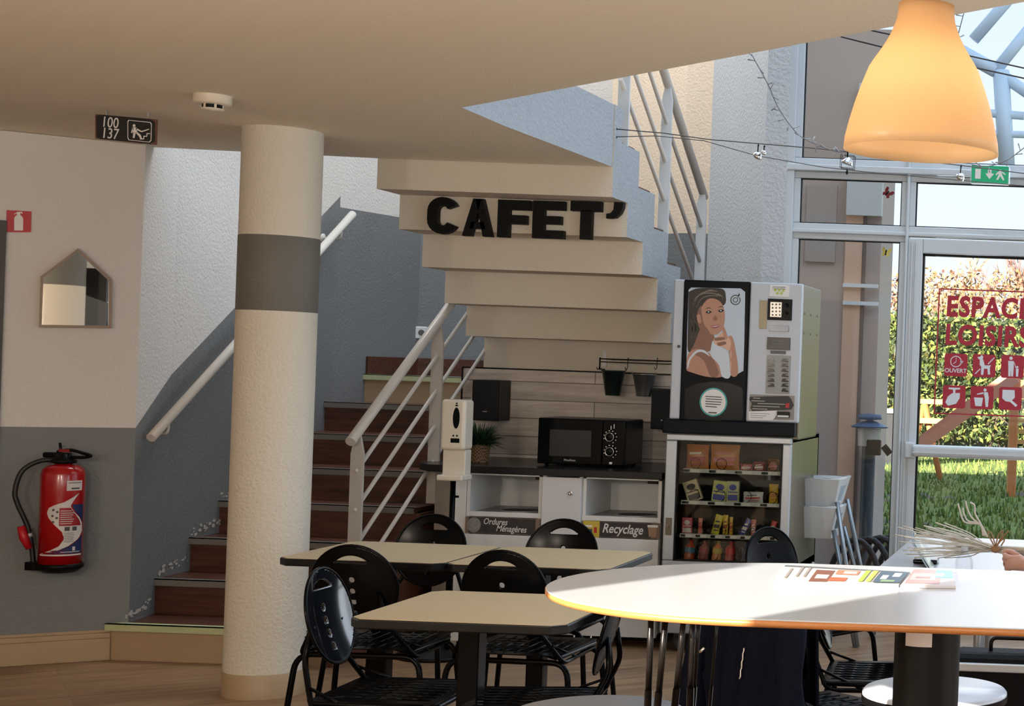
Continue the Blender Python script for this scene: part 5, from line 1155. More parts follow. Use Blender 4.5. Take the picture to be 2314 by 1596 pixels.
stack('table_top', [se(.001, OZ - .002), se(.001, OZ - .0006), se(.003, OZ)], mat('white_gloss_laminate', (184, 189, 196), 0.2), t)
px_, py_ = W(2094, 1500, 2.96).x, 2.96
b = MB(); b.lathe([(.0625, .02), (.0625, OZ - .018)], (px_, py_, 0), 48); b.build('pedestal', mat('black_pedestal', (13, 13, 13), 0.45, spec=.2), t)
b = MB(); b.lathe([(0, 0), (.30, 0), (.30, .012), (.07, .03), (0, .03)], (px_, py_, 0), 48); b.build('base_plate', BLACKP, t)
b = MB(); lz1, lz0 = OZ - .02, W(2072, 1462, py_ - .06).z; a0_ = math.atan2(-py_, -px_) ; a0_ = math.pi * 1.5 - .18
pts = []; 
for i in range(12): a_ = a0_ - .42 + .84 * i / 11; pts.append(a_)
for i in range(11):
    for (za_, zb2) in ((lz0, lz1),): b.quad(*[(px_ + .0632 * math.cos(q), py_ + .0632 * math.sin(q), z) for q, z in ((pts[i], za_), (pts[i + 1], za_), (pts[i + 1], zb2), (pts[i], zb2))])
sl1 = lab(b.build('sticker', WSI, t), 'white sticker with a small black arrowhead')
b = MB(); b.add([(px_ + .0638 * math.cos(a0_ + d_), py_ + .0638 * math.sin(a0_ + d_), z) for d_, z in ((-.08, lz1 - .002), (.08, lz1 - .002), (0, lz1 - .018))], [(0, 2, 1)]); b.build('arrowhead', BLACKG, sl1)
# cluster of thin steel legs on the left side
rods = [((1471, 1410), (1464, 1596), 2.86), ((1503, 1410), (1486, 1596), 2.80), ((1544, 1410), (1525, 1596), 2.90), ((1565, 1412), (1559, 1596), 2.95), ((1577, 1412), (1564, 1596), 2.98), ((1620, 1414), (1604, 1596), 3.02)]
for k, (a, c, Y) in enumerate(rods):
    p, q = W(*a, Y), W(*c, Y); p2 = p + (q - p) * ((p.z - (OZ - .018)) / (p.z - q.z)); f_ = p + (q - p) * (p.z / (p.z - q.z))
    r = .0062 if k < 5 else .003; b = MB(); b.tube([p2, p.lerp(f_, .12)], r * .92, 10); b.tube([p.lerp(f_, .12), f_], r * 1.12, 10); b.build('leg', mat('dark_steel_leg', (34, 30, 28), 0.25, 0.6), t)
# stools
def stool(cx, cy, r, z, lbl, mt):
    t = thing('bar_stool', lbl, 'stool', (cx, cy, 0), 'round stools at the oval table')
    b = MB(); b.lathe([(0, z - .03), (r * .93, z - .03), (r, z - .02), (r, z - .006), (r * .97, z), (0, z)], (cx, cy, 0), 56); b.build('seat', [mt], t)
    b = MB(); b.lathe([(r * .90, z - .034), (r * 1.005, z - .026), (r * 1.01, z - .010)], (cx, cy, 0), 56); b.build('seat_band', BLACKM, t)
    for k in range(4):
        a = R(45 + 90 * k); b = MB(); b.tube([(cx + r * .6 * math.cos(a), cy + r * .6 * math.sin(a), z - .03), (cx + r * 1.15 * math.cos(a), cy + r * 1.15 * math.sin(a), .002)], .009, 10); b.build('leg', BLACKP, t)
    b = MB(); b.tube([(cx + r * .98 * math.cos(q * .196), cy + r * .98 * math.sin(q * .196), .25) for q in range(32)], .006, 8, close=True); b.build('foot_ring', BLACKP, t)
p = PZ(1350, 1610, .78); stool(p.x, p.y, .178, .78, 'round bar stool with a dark grey seat at the bottom edge of the picture', mat('grey_stool_seat', (112, 114, 116), 0.5))
p = PZ(2113, 1557, .75); stool(p.x, p.y, .172, .75, 'round bar stool with a pale blue-white seat behind the black pedestal', mat('pale_stool_seat', (200, 206, 216), 0.25))

# brochures on the table
def brochure(px4, z, th, lbl, patches, base, cover):
    P = [PZ(u, v, z) for u, v in px4]; c = sum(P, Vector()) / 4
    t = thing('brochure', lbl, 'brochure', c, 'brochures on the oval table'); b = MB(); b.prism(P, (0, 0, th)); b.build('pages', mat('paper_' + base[0], base[1], 0.35), t)
    b = MB(); ms = []
    for k, (a0, a1, b0, b1, rgb) in enumerate(patches):
        f = lambda s_, q: P[0].lerp(P[3], s_).lerp(P[1].lerp(P[2], s_), q) + Vector((0, 0, th + .0004 + k * .00012))
        b.quad(f(b0, a0), f(b0, a1), f(b1, a1), f(b1, a0), k); ms.append(mat('print_%d_%d_%d' % rgb, rgb, 0.3))
    b.build('cover_print', ms, t)
brochure([(1748, 1322), (2030, 1328), (2056, 1300), (1775, 1284)], OZ + .0005, .006, 'printed food brochure lying open in the sunlight on the oval table',
         [(.0, 1, .9, 1, (96, 96, 100)), (.27, .42, .05, .8, (120, 70, 44)), (.30, .40, .25, .5, (220, 210, 200)), (.42, .56, .1, .35, (176, 90, 50)), (.44, .62, .55, .85, (196, 120, 90)), (.50, .60, .62, .78, (226, 214, 206)), (.06, .08, .2, .8, (150, 140, 136)), (.14, .16, .3, .9, (150, 140, 136)), (.2, .22, .3, .9, (150, 140, 136)), (.66, .70, .1, .9, (160, 186, 60)), (.72, .76, .1, .9, (176, 196, 76)), (.78, 1.0, .05, .9, (60, 78, 96)), (.82, .87, .3, .6, (214, 220, 224)), (.90, .96, .5, .8, (214, 220, 224)), (.84, .95, .1, .25, (120, 150, 110))], ('white', (214, 206, 196)), None)
brochure([(2034, 1329), (2160, 1330), (2152, 1294), (2062, 1290)], OZ + .0005, .005, 'pink and turquoise brochure beside the open food brochure',
         [(.05, .7, .1, .95, (206, 130, 128)), (.1, .6, .3, .7, (216, 160, 158)), (.6, .98, .45, .95, (104, 176, 180)), (.62, .8, .55, .75, (150, 200, 200)), (.2, .5, .4, .5, (150, 120, 124))], ('rose', (206, 200, 204)), None)

# ------------------------------------------------------------------ pendant lamp
lx, ly = W(2082, 342, 2.84).x, 2.84
t = thing('pendant_lamp', 'glowing amber bell-shaped pendant lamp hanging over the oval table', 'lamp', (lx, ly, ZC))
prof_l = [(12, 62), (30, 62), (50, 65), (80, 76), (100, 86), (120, 98), (140, 111), (160, 123), (200, 138), (240, 151), (280, 162), (320, 171), (345, 173)]
pl = [(w_ * ly / F, W(2090, v_, ly).z) for v_, w_ in prof_l]
SH = bpy.data.materials.new('amber_lamp_shade'); SH.use_nodes = True; nt_ = SH.node_tree; nt_.nodes.clear()
o_ = nt_.nodes.new('ShaderNodeOutputMaterial'); tr = nt_.nodes.new('ShaderNodeBsdfTranslucent'); df_ = nt_.nodes.new('ShaderNodeBsdfPrincipled'); mx_ = nt_.nodes.new('ShaderNodeMixShader')
tr.inputs[0].default_value = lin((255, 232, 198)); df_.inputs['Base Color'].default_value = lin((206, 178, 138)); df_.inputs['Roughness'].default_value = .35; mx_.inputs[0].default_value = .55
nt_.links.new(df_.outputs[0], mx_.inputs[1]); nt_.links.new(tr.outputs[0], mx_.inputs[2]); nt_.links.new(mx_.outputs[0], o_.inputs[0])
b = MB(); b.lathe(pl, (lx, ly, 0), 72); b.build('shade', SH, t, solid=.002)
b = MB(); b.lathe([(0, pl[0][1]), (pl[0][0], pl[0][1]), (pl[0][0], pl[0][1] - .004)], (lx, ly, 0), 48); b.build('shade_top', SH, t)
b = MB(); b.tube([(lx, ly, pl[0][1]), (lx, ly, ZC)], .003, 8); b.build('cord', mat('white_cord', (200, 190, 170), 0.5), t)
b = MB(); b.lathe([(.016, pl[0][1]), (.018, pl[0][1] - .05), (0, pl[0][1] - .05)], (lx, ly, 0), 16); b.build('socket', WPLA, t)
zbulb = W(2082, 150, ly).z
b = MB(); b.lathe([(0, -.03), (.018, -.025), (.03, -.005), (.028, .015), (.014, .04), (.012, .05)], (lx, ly, zbulb), 20); b.build('bulb', mat('warm_bulb', (255, 240, 215), 0.4, emit=1.3), t)
pt = bpy.data.lights.new('pendant_or_fill_light', 'POINT'); pt.energy = 1.25; pt.color = (1.0, .88, .70); pt.shadow_soft_size = .05; po = bpy.data.objects.new('pendant_or_fill_light', pt); C.objects.link(po); po.location = (lx, ly, zbulb - .05)

for k, (x_, y_, l_) in enumerate(((1.55, 2.9, 'added amber fill lamp over the right end of the oval table, unseen'), (-2.1, 1.5, 'added amber fill lamp near the rear window, unseen'), (-3.5, .3, 'added amber fill lamp to the far left of the viewpoint, unseen'))):  # unseen pendants added to brighten the ceiling
    c_ = copy_tree(t, None, (x_, y_, ZC), None, l_); c_['group'] = 'added amber fill lamps'
    p2 = bpy.data.lights.new('pendant_or_fill_light', 'POINT'); p2.energy = (6, 105, 120)[k]; p2.color = (1.0, .89, .75); p2.shadow_soft_size = .12; q2 = bpy.data.objects.new('pendant_or_fill_light', p2); C.objects.link(q2); q2.location = (x_, y_, zbulb - .32)  # added fill lights, placed below the unseen shades
# what the small mirror shows: a second column and a dark cupboard with a white jug by the rear wall
def refl(u, v, dist):
    x, y = ray(u, v); p = onwall(u, v); d = Vector((x, 1, -y)).normalized(); r = d - 2 * d.dot(n) * n; return p + r * dist
pm, pe2 = refl(128, 660, 9.0), refl(195, 660, 9.0)
t = thing('column', 'round column with a dark grey band near the rear windows, seen only in the house mirror', 'column', (pm.x, pm.y, 0))
rr2 = (Vector((pm.x, pm.y, 0)) - Vector((pe2.x, pe2.y, 0))).length * .98
zm = refl(128, 643, 9.0 - rr2).z
b = MB(); b.lathe([(rr2, 0), (rr2, zm)], (pm.x, pm.y, 0), 48); b.build('shaft', MATS['cream_roughcast_column'], t)
b = MB(); b.lathe([(rr2, zm), (rr2, ZC)], (pm.x, pm.y, 0), 48); b.build('painted_band', MATS['grey_column_paint'], t)
pk = refl(222, 690, 9.6); nd = Vector((n.x, n.y, 0)); t = thing('dark_cupboard', 'dark open cupboard by the rear windows, seen only in the house mirror', 'cupboard', (pk.x, pk.y, 0))
b = MB(); Mk = Matrix.Translation((pk.x, pk.y, 0)) @ Matrix.Rotation(math.atan2((pm - pk).y, (pm - pk).x), 4, 'Z')
b.box((-.6, .0, 0), (.4, .03, 2.2), 0, Mk); b.box((-.6, -.3, 2.2), (.4, .03, 2.23), 0, Mk); b.box((-.6, -.3, 1.63), (.4, .0, 1.66), 0, Mk); b.box((-.62, -.3, 0), (-.6, .03, 2.23), 0, Mk); b.box((.4, -.3, 0), (.42, .03, 2.23), 0, Mk)
b.build('carcass', mat('dark_cupboard_wood', (40, 36, 34), .5), t)
t = thing('jug', 'white jug on the shelf of the dark cupboard, seen in the house mirror', 'jug', (pk.x, pk.y, 1.66)); q = Mk @ Vector((.05, -.16, 1.661))
b = MB(); b.lathe([(0, 0), (.075, 0), (.08, .02), (.08, .17), (.05, .23), (.045, .26), (0, .262)], q, 24); b.build('jug_body', WPLA, t)
b = MB(); b.tube(arcpts([q + Vector((-.03, -.0, .25)), q + Vector((-.10, 0, .25)), q + Vector((-.10, 0, .15)), q + Vector((-.07, 0, .13))], .03), .009, 8); b.build('handle', WPLA, t)

# ------------------------------------------------------------------ cable lights and fairy lights
WIRE = mat('grey_wire', (84, 84, 86), 0.4, 0.4)
t = thing('lighting_cable', 'pair of thin lighting cables stretched from the slab edge across the atrium', 'cable', W(1385, 300, 7.66))
cabs = [([(1383, 291), (1500, 301), (1600, 315), (1730, 326), (1850, 336), (1990, 352), (2180, 375), (2314, 392), (2480, 408)], .0028), ([(1380, 310), (1480, 307), (1590, 318), (1710, 352), (1860, 378), (1990, 392), (2314, 420), (2480, 436)], .0022)]
for L, r in cabs:
    b = MB(); b.tube([W(u, v, 7.66) for u, v in L], r, 6); b.build('wire', WIRE, t)
b = MB(); 
for u, v in ((1384, 291), (1378, 310)): p = W(u, v, 7.66); b.tube([Vector((-2.42, 7.66, p.z)), p + Vector((.02, 0, 0))], .007, 8)
b.build('anchor', SILV, t)
t = thing('upper_cable', 'two dark parallel cables high behind the pendant lamp', 'cable', W(2200, 130, 6.6))
for L in ([(1900, 83), (2000, 108), (2180, 124), (2314, 154), (2500, 192)], [(1965, 68), (2040, 84), (2190, 150), (2314, 177), (2500, 215)]):
    b = MB(); b.tube([W(u, v, 6.6) for u, v in L], .0035, 6); b.build('wire', mat('dark_wire', (60, 62, 68), 0.5), t)
b = MB(); 
def spot(u, v, Y, lbl, s_=1.0):
    c = W(u, v, Y); t = thing('cable_spotlight', lbl, 'lamp', c, 'small spotlights on the cables')
    M_ = Matrix.Translation(c) @ Matrix.Rotation(R(35), 4, 'Y') @ Matrix.Rotation(R(20), 4, 'X'); k = s_
    b = MB(); b.lathe([(0, .02 * k), (.010 * k, .018 * k), (.022 * k, .004 * k), (.025 * k, -.008 * k), (.022 * k, -.009 * k), (0, .004 * k)], (0, 0, 0), 20); b.v = [M_ @ v_ for v_ in b.v]; b.build('reflector', CHROME, t)
    b = MB(); b.tube([c + Vector((0, 0, .018 * k)), c + Vector((.002, 0, .06 * k))], .003, 6); b.lathe([(0, -.006), (.006, 0), (0, .006)], c + Vector((.002, 0, .05 * k)), 8); b.build('stem', BLACKM, t)
spot(1712, 352 , 7.64, 'small round cable spotlight in front of the pale wall'); spot(1726, 345, 7.62, 'tiny cable clamp spotlight beside the round one', .6)
spot(2170, 400, 7.64, 'small spotlight hanging below the cable left of the exit sign')
c = W(1915, 366, 7.64); t = thing('framed_spotlight', 'chrome cable spotlight in a square wire cage beside the lamp rim', 'lamp', c)
b = MB(); 
for dy in (-.02, .02): b.tube([c + Vector((x, dy, z)) for x, z in ((-.033, -.03), (.033, -.035), (.036, .028), (-.03, .032))], .002, 6, close=True)
b.build('cage', BLACKP, t)
b = MB(); M_ = Matrix.Translation(c) @ Matrix.Rotation(R(18), 4, 'Y'); b.lathe([(0, .024), (.012, .022), (.030, -.006), (.030, -.012), (.024, -.012), (0, .006)], (0, 0, 0), 20); b.v = [M_ @ v_ for v_ in b.v]; b.build('reflector', CHROME, t)
b = MB(); b.tube([c + Vector((0, 0, .06)), c + Vector((0, 0, .02))], .004, 6); b.lathe([(0, -.065), (.007, -.055), (0, -.03)], c, 8); b.build('stem', BLACKM, t)
def fairy(L, Y, lbl, seed, nb):
    P = spline([W(u, v, Y) for u, v in L], 10); t = thing('fairy_light_string', lbl, 'string lights', P[0], 'unlit fairy lights in the atrium'); rn = random.Random(seed)
    b = MB(); b.tube(P, .0024, 5); b.build('cord', mat('clear_cord', (120, 122, 126), 0.4), t)
    for k in range(nb):
        p = P[int((k + .5) / nb * (len(P) - 1))]; d = Vector((rn.uniform(-1, 1), rn.uniform(-.4, .4), rn.uniform(-.5, .8))).normalized() * .035
        b = MB(); b.tube([p, p + d * .4, p + d], [.0018, .0022, .0034], 5); b.build('bulb', mat('clear_bulb', (150, 152, 156), 0.25), t)
fairy([(1698, 122), (1735, 190), (1760, 245), (1800, 300), (1835, 322), (1880, 340), (1905, 345)], 7.1, 'unlit fairy lights drooping in front of the pale wall left of the lamp', 1, 26)
fairy([(2178, 30), (2170, 60), (2160, 100)], 7.1, 'short unlit fairy light strand at the top right behind the lamp', 4, 3)
fairy([(2380, 270), (2330, 320), (2300, 345), (2270, 365), (2230, 376), (2195, 372)], 7.1, 'unlit fairy lights hanging just above the exit sign', 2, 12)

# ------------------------------------------------------------------ long white table with its things
LW = mat('white_table_laminate', (168, 167, 168), 0.25)
def ltable(x0, x1, y0, y1, lbl):
    t = thing('long_table', lbl, 'table', ((x0 + x1) / 2, (y0 + y1) / 2, 0), 'white rectangular tables at the glass front')
    b = MB(); b.rbox((x0, y0, .715), (x1, y1, .74), .004); b.build('table_top', LW, t)
    for x in (x0 + .36, x1 - .06):
        for y in (y0 + .06, y1 - .06): b = MB(); b.tube([(x, y, .001), (x, y, .715)], .02, 14); b.build('leg', SILV, t)
ltable(-.83, .75, 5.36, 6.675, 'large white rectangular table with bottle and stems on it'); ltable(-.83, .75, 6.69, 7.25, 'narrow white table pushed against the large one, nearest the glass door')
# bottle
bp0 = PZ(2178, 1298, .7405); t = thing('plastic_bottle', 'small clear plastic bottle standing on the white table near the hand', 'bottle', bp0)
PET = glass('clear_plastic', (.93, .94, .95), .25)
b = MB(); b.lathe([(0, .001), (.033, .001), (.034, .02), (.034, .05), (.028, .066), (.013, .082), (.012, .092)], bp0, 28); b.build('bottle_body', PET, t)
b = MB(); b.lathe([(.014, .090), (.014, .104), (0, .106)], bp0, 20); b.build('cap', mat('frosted_cap', (196, 200, 206), 0.3), t)
# propped tablet + black wallet
a, c = W(2066, 1204, 6.35), W(2108, 1290, 6.0)
t = thing('tablet', 'thin grey-green tablet propped up at a slant on the white table', 'tablet', c)
q = [W(2062, 1195, 6.45), W(2118, 1290, 6.15), W(2102, 1290, 5.95), W(2064, 1228, 6.25)]
b = MB(); b.prism(q, (-.006, -.004, 0)); b.build('body', mat('tablet_case', (60, 62, 56), 0.3), t)
b = MB(); cq = sum(q, Vector()) / 4; b.prism([cq + (p - cq) * .9 + Vector((.002, -.002, .001)) for p in q], (.002, 0, 0)); b.build('screen', mat('tablet_screen', (142, 146, 130), 0.25), t)
p = PZ(2093, 1272, .741); t = thing('wallet', 'flat black wallet lying on the white table behind the tablet', 'wallet', p)
b = MB(); b.rbox(p + Vector((-.048, -.05, 0)), p + Vector((.048, .05, .018)), .006, seg=3); b.build('cover', BLACKG, t); b = MB(); b.box(p + Vector((-.044, -.0502, .008)), p + Vector((.044, -.049, .011))); b.build('inner_pages', mat('wallet_edge', (70, 66, 60), .5), t)
# dried stems with bow
hx0 = W(2250, 1240, 5.95)
t = thing('dried_stem_bunch', 'bunch of pale dried stems tied with a brown raffia bow', 'dried stems', hx0)
rn = random.Random(9); b = MB()
for k in range(46):
    e = W(2020 + rn.random() * 120, 1180 + rn.random() * 62 + (20 if k % 3 else 0), 5.95 + rn.uniform(-.1, .12)); m_ = e.lerp(hx0, .5) + Vector((0, 0, rn.uniform(-.012, .012)))
    b.tube(spline([e, m_, hx0 + Vector((rn.uniform(-.01, .01), rn.uniform(-.01, .01), rn.uniform(-.012, .012))), hx0 + Vector((.13 + rn.random() * .1, rn.uniform(-.05, .05), rn.uniform(-.05, .01)))], 5), .0017 + .001 * rn.random(), 4)
tag2 = b.build('stems', mat('pale_straw', (206, 196, 180), 0.6), t); tag2['kind'] = 'stuff'
b = MB()
for L in ([(2226, 1212), (2216, 1186), (2180, 1180), (2168, 1150), (2165, 1138)], [(2230, 1214), (2218, 1190), (2196, 1170), (2186, 1150), (2182, 1132)], [(2232, 1214), (2214, 1180), (2204, 1162), (2202, 1142), (2192, 1136)], [(2222, 1212), (2214, 1184), (2188, 1178), (2178, 1160), (2176, 1148)]):
    b.tube(spline([W(u, v, 5.93) for u, v in L], 6), .0035, 6)
lab(b.build('upright_stems', mat('cream_stem', (206, 196, 184), 0.5), t), 'thicker cream stems curling upward')
b = MB()
for L in ([(2248, 1236), (2236, 1214), (2232, 1202), (2240, 1206), (2250, 1234)], [(2250, 1236), (2256, 1210), (2266, 1200), (2262, 1214), (2252, 1236)], [(2250, 1236), (2268, 1212), (2280, 1200)], [(2250, 1238), (2262, 1222), (2270, 1220), (2262, 1234)]):
    b.tube(spline([W(u, v, 5.9) for u, v in L], 6), .0028, 5)
b.lathe([(0, -.018), (.016, -.012), (.018, .006), (0, .016)], W(2250, 1240, 5.93), 14); b.build('raffia_bow', mat('raffia_brown', (150, 108, 72), 0.7), t)

# ------------------------------------------------------------------ person seated at the long table (mostly outside the frame)
def skin_mesh(name, nodes, edges, rad, m, parent, root=0, sub=2):
    me = bpy.data.meshes.new(name); o = org(parent); me.from_pydata([tuple(Vector(p) - o) for p in nodes], edges, []); me.materials.append(m)
    ob = bpy.data.objects.new(name, me); C.objects.link(ob); ob.parent = parent; ORG[ob.name] = o.copy()
    md = ob.modifiers.new('skin', 'SKIN'); md.use_smooth_shade = True
    for i, r in enumerate(rad):
        sv = me.skin_vertices[0].data[i]; sv.radius = (r, r) if not isinstance(r, tuple) else r
        sv.use_root = (i == root)
    md2 = ob.modifiers.new('sub', 'SUBSURF'); md2.levels = sub; md2.render_levels = sub; return ob
HSK = mat('skin', (196, 146, 124), 0.5, sss=.05, bump=.15, bscale=180)
t = thing('person', 'seated person in dark clothes, one hand on the white table at the right edge', 'person', (.12, 4.95, 0))
H = W(2272, 1266, 5.86)       # hand centre
S = lambda x, y, z: Vector((x, y, z))
pel, chest, neck, head = S(.14, 4.95, .52), S(.13, 5.02, 1.0), S(.12, 5.05, 1.2), S(.11, 5.10, 1.34)
wr = H + S(.075, -.02, -.012)
el = S(.02, 5.55, .79); sh_l = S(-.04, 5.06, 1.10)
nodes = [pel, S(.135, 4.97, .75), chest, neck, head, S(.105, 5.11, 1.46), sh_l, S(-.03, 5.3, .95), el, el.lerp(wr, .5), wr, S(.31, 5.06, 1.10), S(.38, 5.2, .88), S(.30, 5.45, .80), S(.24, 5.6, .80), S(.22, 5.66, .80),
         S(.04, 4.98, .50), S(-.04, 5.38, .50), S(-.10, 5.44, .08), S(-.11, 5.56, .04), S(.26, 4.98, .50), S(.28, 5.40, .50), S(.28, 5.46, .08), S(.28, 5.58, .04)]
edges = [(0, 1), (1, 2), (2, 3), (3, 4), (4, 5), (2, 6), (6, 7), (7, 8), (8, 9), (9, 10), (2, 11), (11, 12), (12, 13), (13, 14), (14, 15), (0, 16), (16, 17), (17, 18), (18, 19), (0, 20), (20, 21), (21, 22), (22, 23)]
rad = [.14, .13, .15, .05, .078, .07, .06, .05, .042, .036, .026, .06, .05, .042, .028, .03, .085, .062, .045, .04, .085, .062, .045, .04]
# hand: palm and five curled fingers joined at the wrist
fw = Vector((-.93, .10, .05)).normalized(); sv = Vector((-.10, -.30, .95)).normalized(); cv = Vector((.25, .90, .12)).normalized()
base = len(nodes); palm = wr + fw * .040 + sv * .004; nodes += [palm]; edges += [(10, base)]; rad += [.028]
for k in range(4):
    off = (1.5 - k) * .019; L = (.9, 1.0, .95, .8)[k]
    k0 = wr + fw * (.078 - abs(k - 1.3) * .004) + sv * off
    k1 = k0 + (fw * .35 + cv * .9).normalized() * .030 * L; k2 = k1 + (cv * .5 - fw * .9).normalized() * .026 * L; k3 = k2 - fw * .020 * L - cv * .006
    i0 = len(nodes); nodes += [k0, k1, k2, k3]; edges += [(base, i0), (i0, i0 + 1), (i0 + 1, i0 + 2), (i0 + 2, i0 + 3)]; rad += [.0112, .0100, .0092, .008]
i0 = len(nodes); th0 = wr + fw * .028 + sv * .032 + cv * .012; nodes += [th0, th0 + fw * .034 + sv * .012 + cv * .008, th0 + fw * .062 + sv * .004 + cv * .014]; edges += [(base, i0), (i0, i0 + 1), (i0 + 1, i0 + 2)]; rad += [.013, .0110, .0085]
skin_mesh('body', nodes, edges, rad, HSK, t)
DKC = mat('dark_clothing', (20, 22, 28), 0.8, bump=.3, bscale=50)
jn = [pel, S(.135, 4.97, .75), chest, neck - S(0, 0, .05), sh_l, S(-.03, 5.3, .95), el, el.lerp(wr, .45), el.lerp(wr, .86), S(.31, 5.06, 1.10), S(.38, 5.2, .88), S(.30, 5.45, .80), S(.26, 5.56, .80)]
skin_mesh('jacket', jn, [(0, 1), (1, 2), (2, 3), (2, 4), (4, 5), (5, 6), (6, 7), (7, 8), (2, 9), (9, 10), (10, 11), (11, 12)], [.165, .155, .175, .065, .078, .066, .056, .048, .037, .078, .066, .056, .04], DKC, t)
tn = [pel, S(.04, 4.98, .50), S(-.04, 5.38, .50), S(-.10, 5.44, .10), S(.26, 4.98, .50), S(.28, 5.40, .50), S(.28, 5.46, .10)]
skin_mesh('trousers', tn, [(0, 1), (1, 2), (2, 3), (0, 4), (4, 5), (5, 6)], [.155, .105, .082, .06, .105, .082, .06], DKC, t)
b = MB(); 
for x, y in ((-.11, 5.56), (.28, 5.58)): b.rbox((x - .045, y - .16, .0), (x + .045, y + .10, .09), .035, seg=4)
b.build('shoes', BLACKM, t)
b = MB(); b.lathe([(0, .10), (.05, .09), (.085, .04), (.092, -.01), (.085, -.05), (.07, -.08)], head + S(0, -.012, .05), 24); b.build('hair', mat('brown_hair', (50, 38, 30), .7), t)
b = MB()
for dx in (-.03, .03): b.lathe([(0, -.012), (.012, 0), (0, .012)], head + S(dx, .074, .03), 12)
b.tube([head + S(0, .078, .03), head + S(0, .098, -.005), head + S(0, .08, -.012)], [.008, .012, .008], 8); b.tube([head + S(-.022, .076, -.04), head + S(0, .083, -.041), head + S(.022, .076, -.04)], .005, 6); b.build('face_features', HSK, t)
pc2 = copy_tree(proto, None, (.14, 4.98, 0), R(0), 'black chair under the seated person at the right edge')
# dark bag beside the person under the table edge
t = thing('backpack', 'large black bag standing on the floor behind the pale stool', 'bag', (-.22, 4.9, 0)); b = MB(); b.rbox((-.44, 4.72, 0), (-.06, 4.90, .65), .05, seg=4); b.build('bag_body', mat('black_nylon', (8, 8, 10), .6, spec=.1, bump=.3, bscale=30), t); b = MB(); b.rbox((-.40, 4.68, .05), (-.10, 4.73, .3), .03, seg=3); b.build('front_pocket', mat('black_nylon', (12, 12, 14)), t); b = MB(); b.tube(arcpts([(-.30, 4.8, .64), (-.30, 4.8, .69), (-.18, 4.8, .69), (-.18, 4.8, .64)], .02), .006, 8); b.build('handle', BLACKM, t)

b = MB(); b.rbox((-.43, 4.705, .60), (-.07, 4.725, .625), .004); lab(b.build('shiny_trim', SILV, t), 'shiny silver trim along the top')
# ------------------------------------------------------------------ stacked high chairs beside the vending machine
t0_ = None
HC = mat('white_highchair_plastic', (206, 212, 216), 0.3); HL = mat('grey_chair_tube', (132, 140, 146), 0.3, 0.7)
def highchair(dz, dx, lbl):
    p = W(1868, 1085, 8.62); bx_, by_, bz_ = p.x + dx, 8.62, p.z + dz
    t = thing('high_chair', lbl, 'high chair', (bx_, by_, 0), 'stacked white high chairs')
    o1 = [(-.16, -.13), (.09, -.13), (.11, .13), (-.16, .13)]; o2 = [(-.12, -.08), (.035, -.08), (.05, .08), (-.12, .08)]
    b = MB(); zt_, zb_ = bz_ + .015, bz_ - .16
    top = [Vector((bx_ + x, by_ + y, zt_)) for x, y in o1]; bot = [Vector((bx_ + x + .02, by_ + y, zb_)) for x, y in o2]
    for i in range(4):
        j = (i + 1) % 4
        if i == 1:                                    # right side with an arm hole
            f = lambda s_, q: top[i].lerp(top[j], s_).lerp(bot[i].lerp(bot[j], s_), q)
            b.quad(f(0, 0), f(1, 0), f(1, .25), f(0, .25)); b.quad(f(0, .75), f(1, .75), f(1, 1), f(0, 1)); b.quad(f(0, .25), f(.25, .25), f(.25, .75), f(0, .75)); b.quad(f(.75, .25), f(1, .25), f(1, .75), f(.75, .75))
        else: b.quad(top[i], top[j], bot[j], bot[i])
    b.quad(*bot); b.build('seat_shell', HC, t, solid=.006)
    b = MB(); b.tube(top, .007, 8, close=True); b.build('rim', HC, t)
    for k, (x, y) in enumerate(o1):
        if k == 0 or True:
            q = Vector((bx_ + x * .9, by_ + y * .9, zb_ + .05)); e = Vector((bx_ + x * 1.5 + .10, by_ + y * 1.6, .004 + 0)); b = MB(); b.tube([q, e], .013, 12); b.build('leg', HL, t)
highchair(0, 0, 'white plastic high chair with grey legs, the upper one of the two nested'); highchair(-.155, -.012, 'white plastic high chair nested under the upper one beside the vending machine')

# ------------------------------------------------------------------ outdoors
GR = mat('lawn_green', (112, 126, 58), 0.9, var=.55, vscale=1.6, bump=.8, bscale=12)
b = MB(); b.box((-40, 9.35, -.35), (60, 90, -.12)); struct(b.build('ground', GR))
b = MB(); b.box((-6, 9.27, -.119), (8, 13.4, -.10)); struct(b.build('floor_terrace', mat('grey_paving', (150, 148, 142), .8, var=.15)))
GZ = -.12
b = MB(); rn = random.Random(21)
for k in range(16000):
    Y = 13.4 + (rn.random() ** 1.6) * 22; X = rn.uniform(-.36, .16) * Y; h = .04 + rn.random() * .07; w_ = .008 + rn.random() * .01; dx, dy = rn.uniform(-.03, .03), rn.uniform(-.03, .03)
    b.add([(X - w_, Y, GZ), (X + w_, Y, GZ), (X + dx, Y + dy, GZ + h)], [(0, 1, 2)], k % 3)
tag(b.build('grass', [mat('grass_a', (104, 126, 54), .8), mat('grass_b', (132, 142, 66), .8), mat('grass_c', (74, 98, 44), .8)]), 'short green grass of the lawn beyond the glass door', 'grass', kind='stuff')
b = MB()
for k in range(7):
    X, Y = rn.uniform(-3.4, -.2), rn.uniform(15, 23)
    for j in range(16): b.lathe([(0, .03), (.05, .018), (.09, 0)], (X + rn.gauss(0, .22), Y + rn.gauss(0, .12), GZ), 6)
tag(b.build('molehill_soil', mat('grey_soil', (120, 108, 100), .95)), 'grey lumps of loose soil scattered on the lawn', 'soil', kind='stuff')
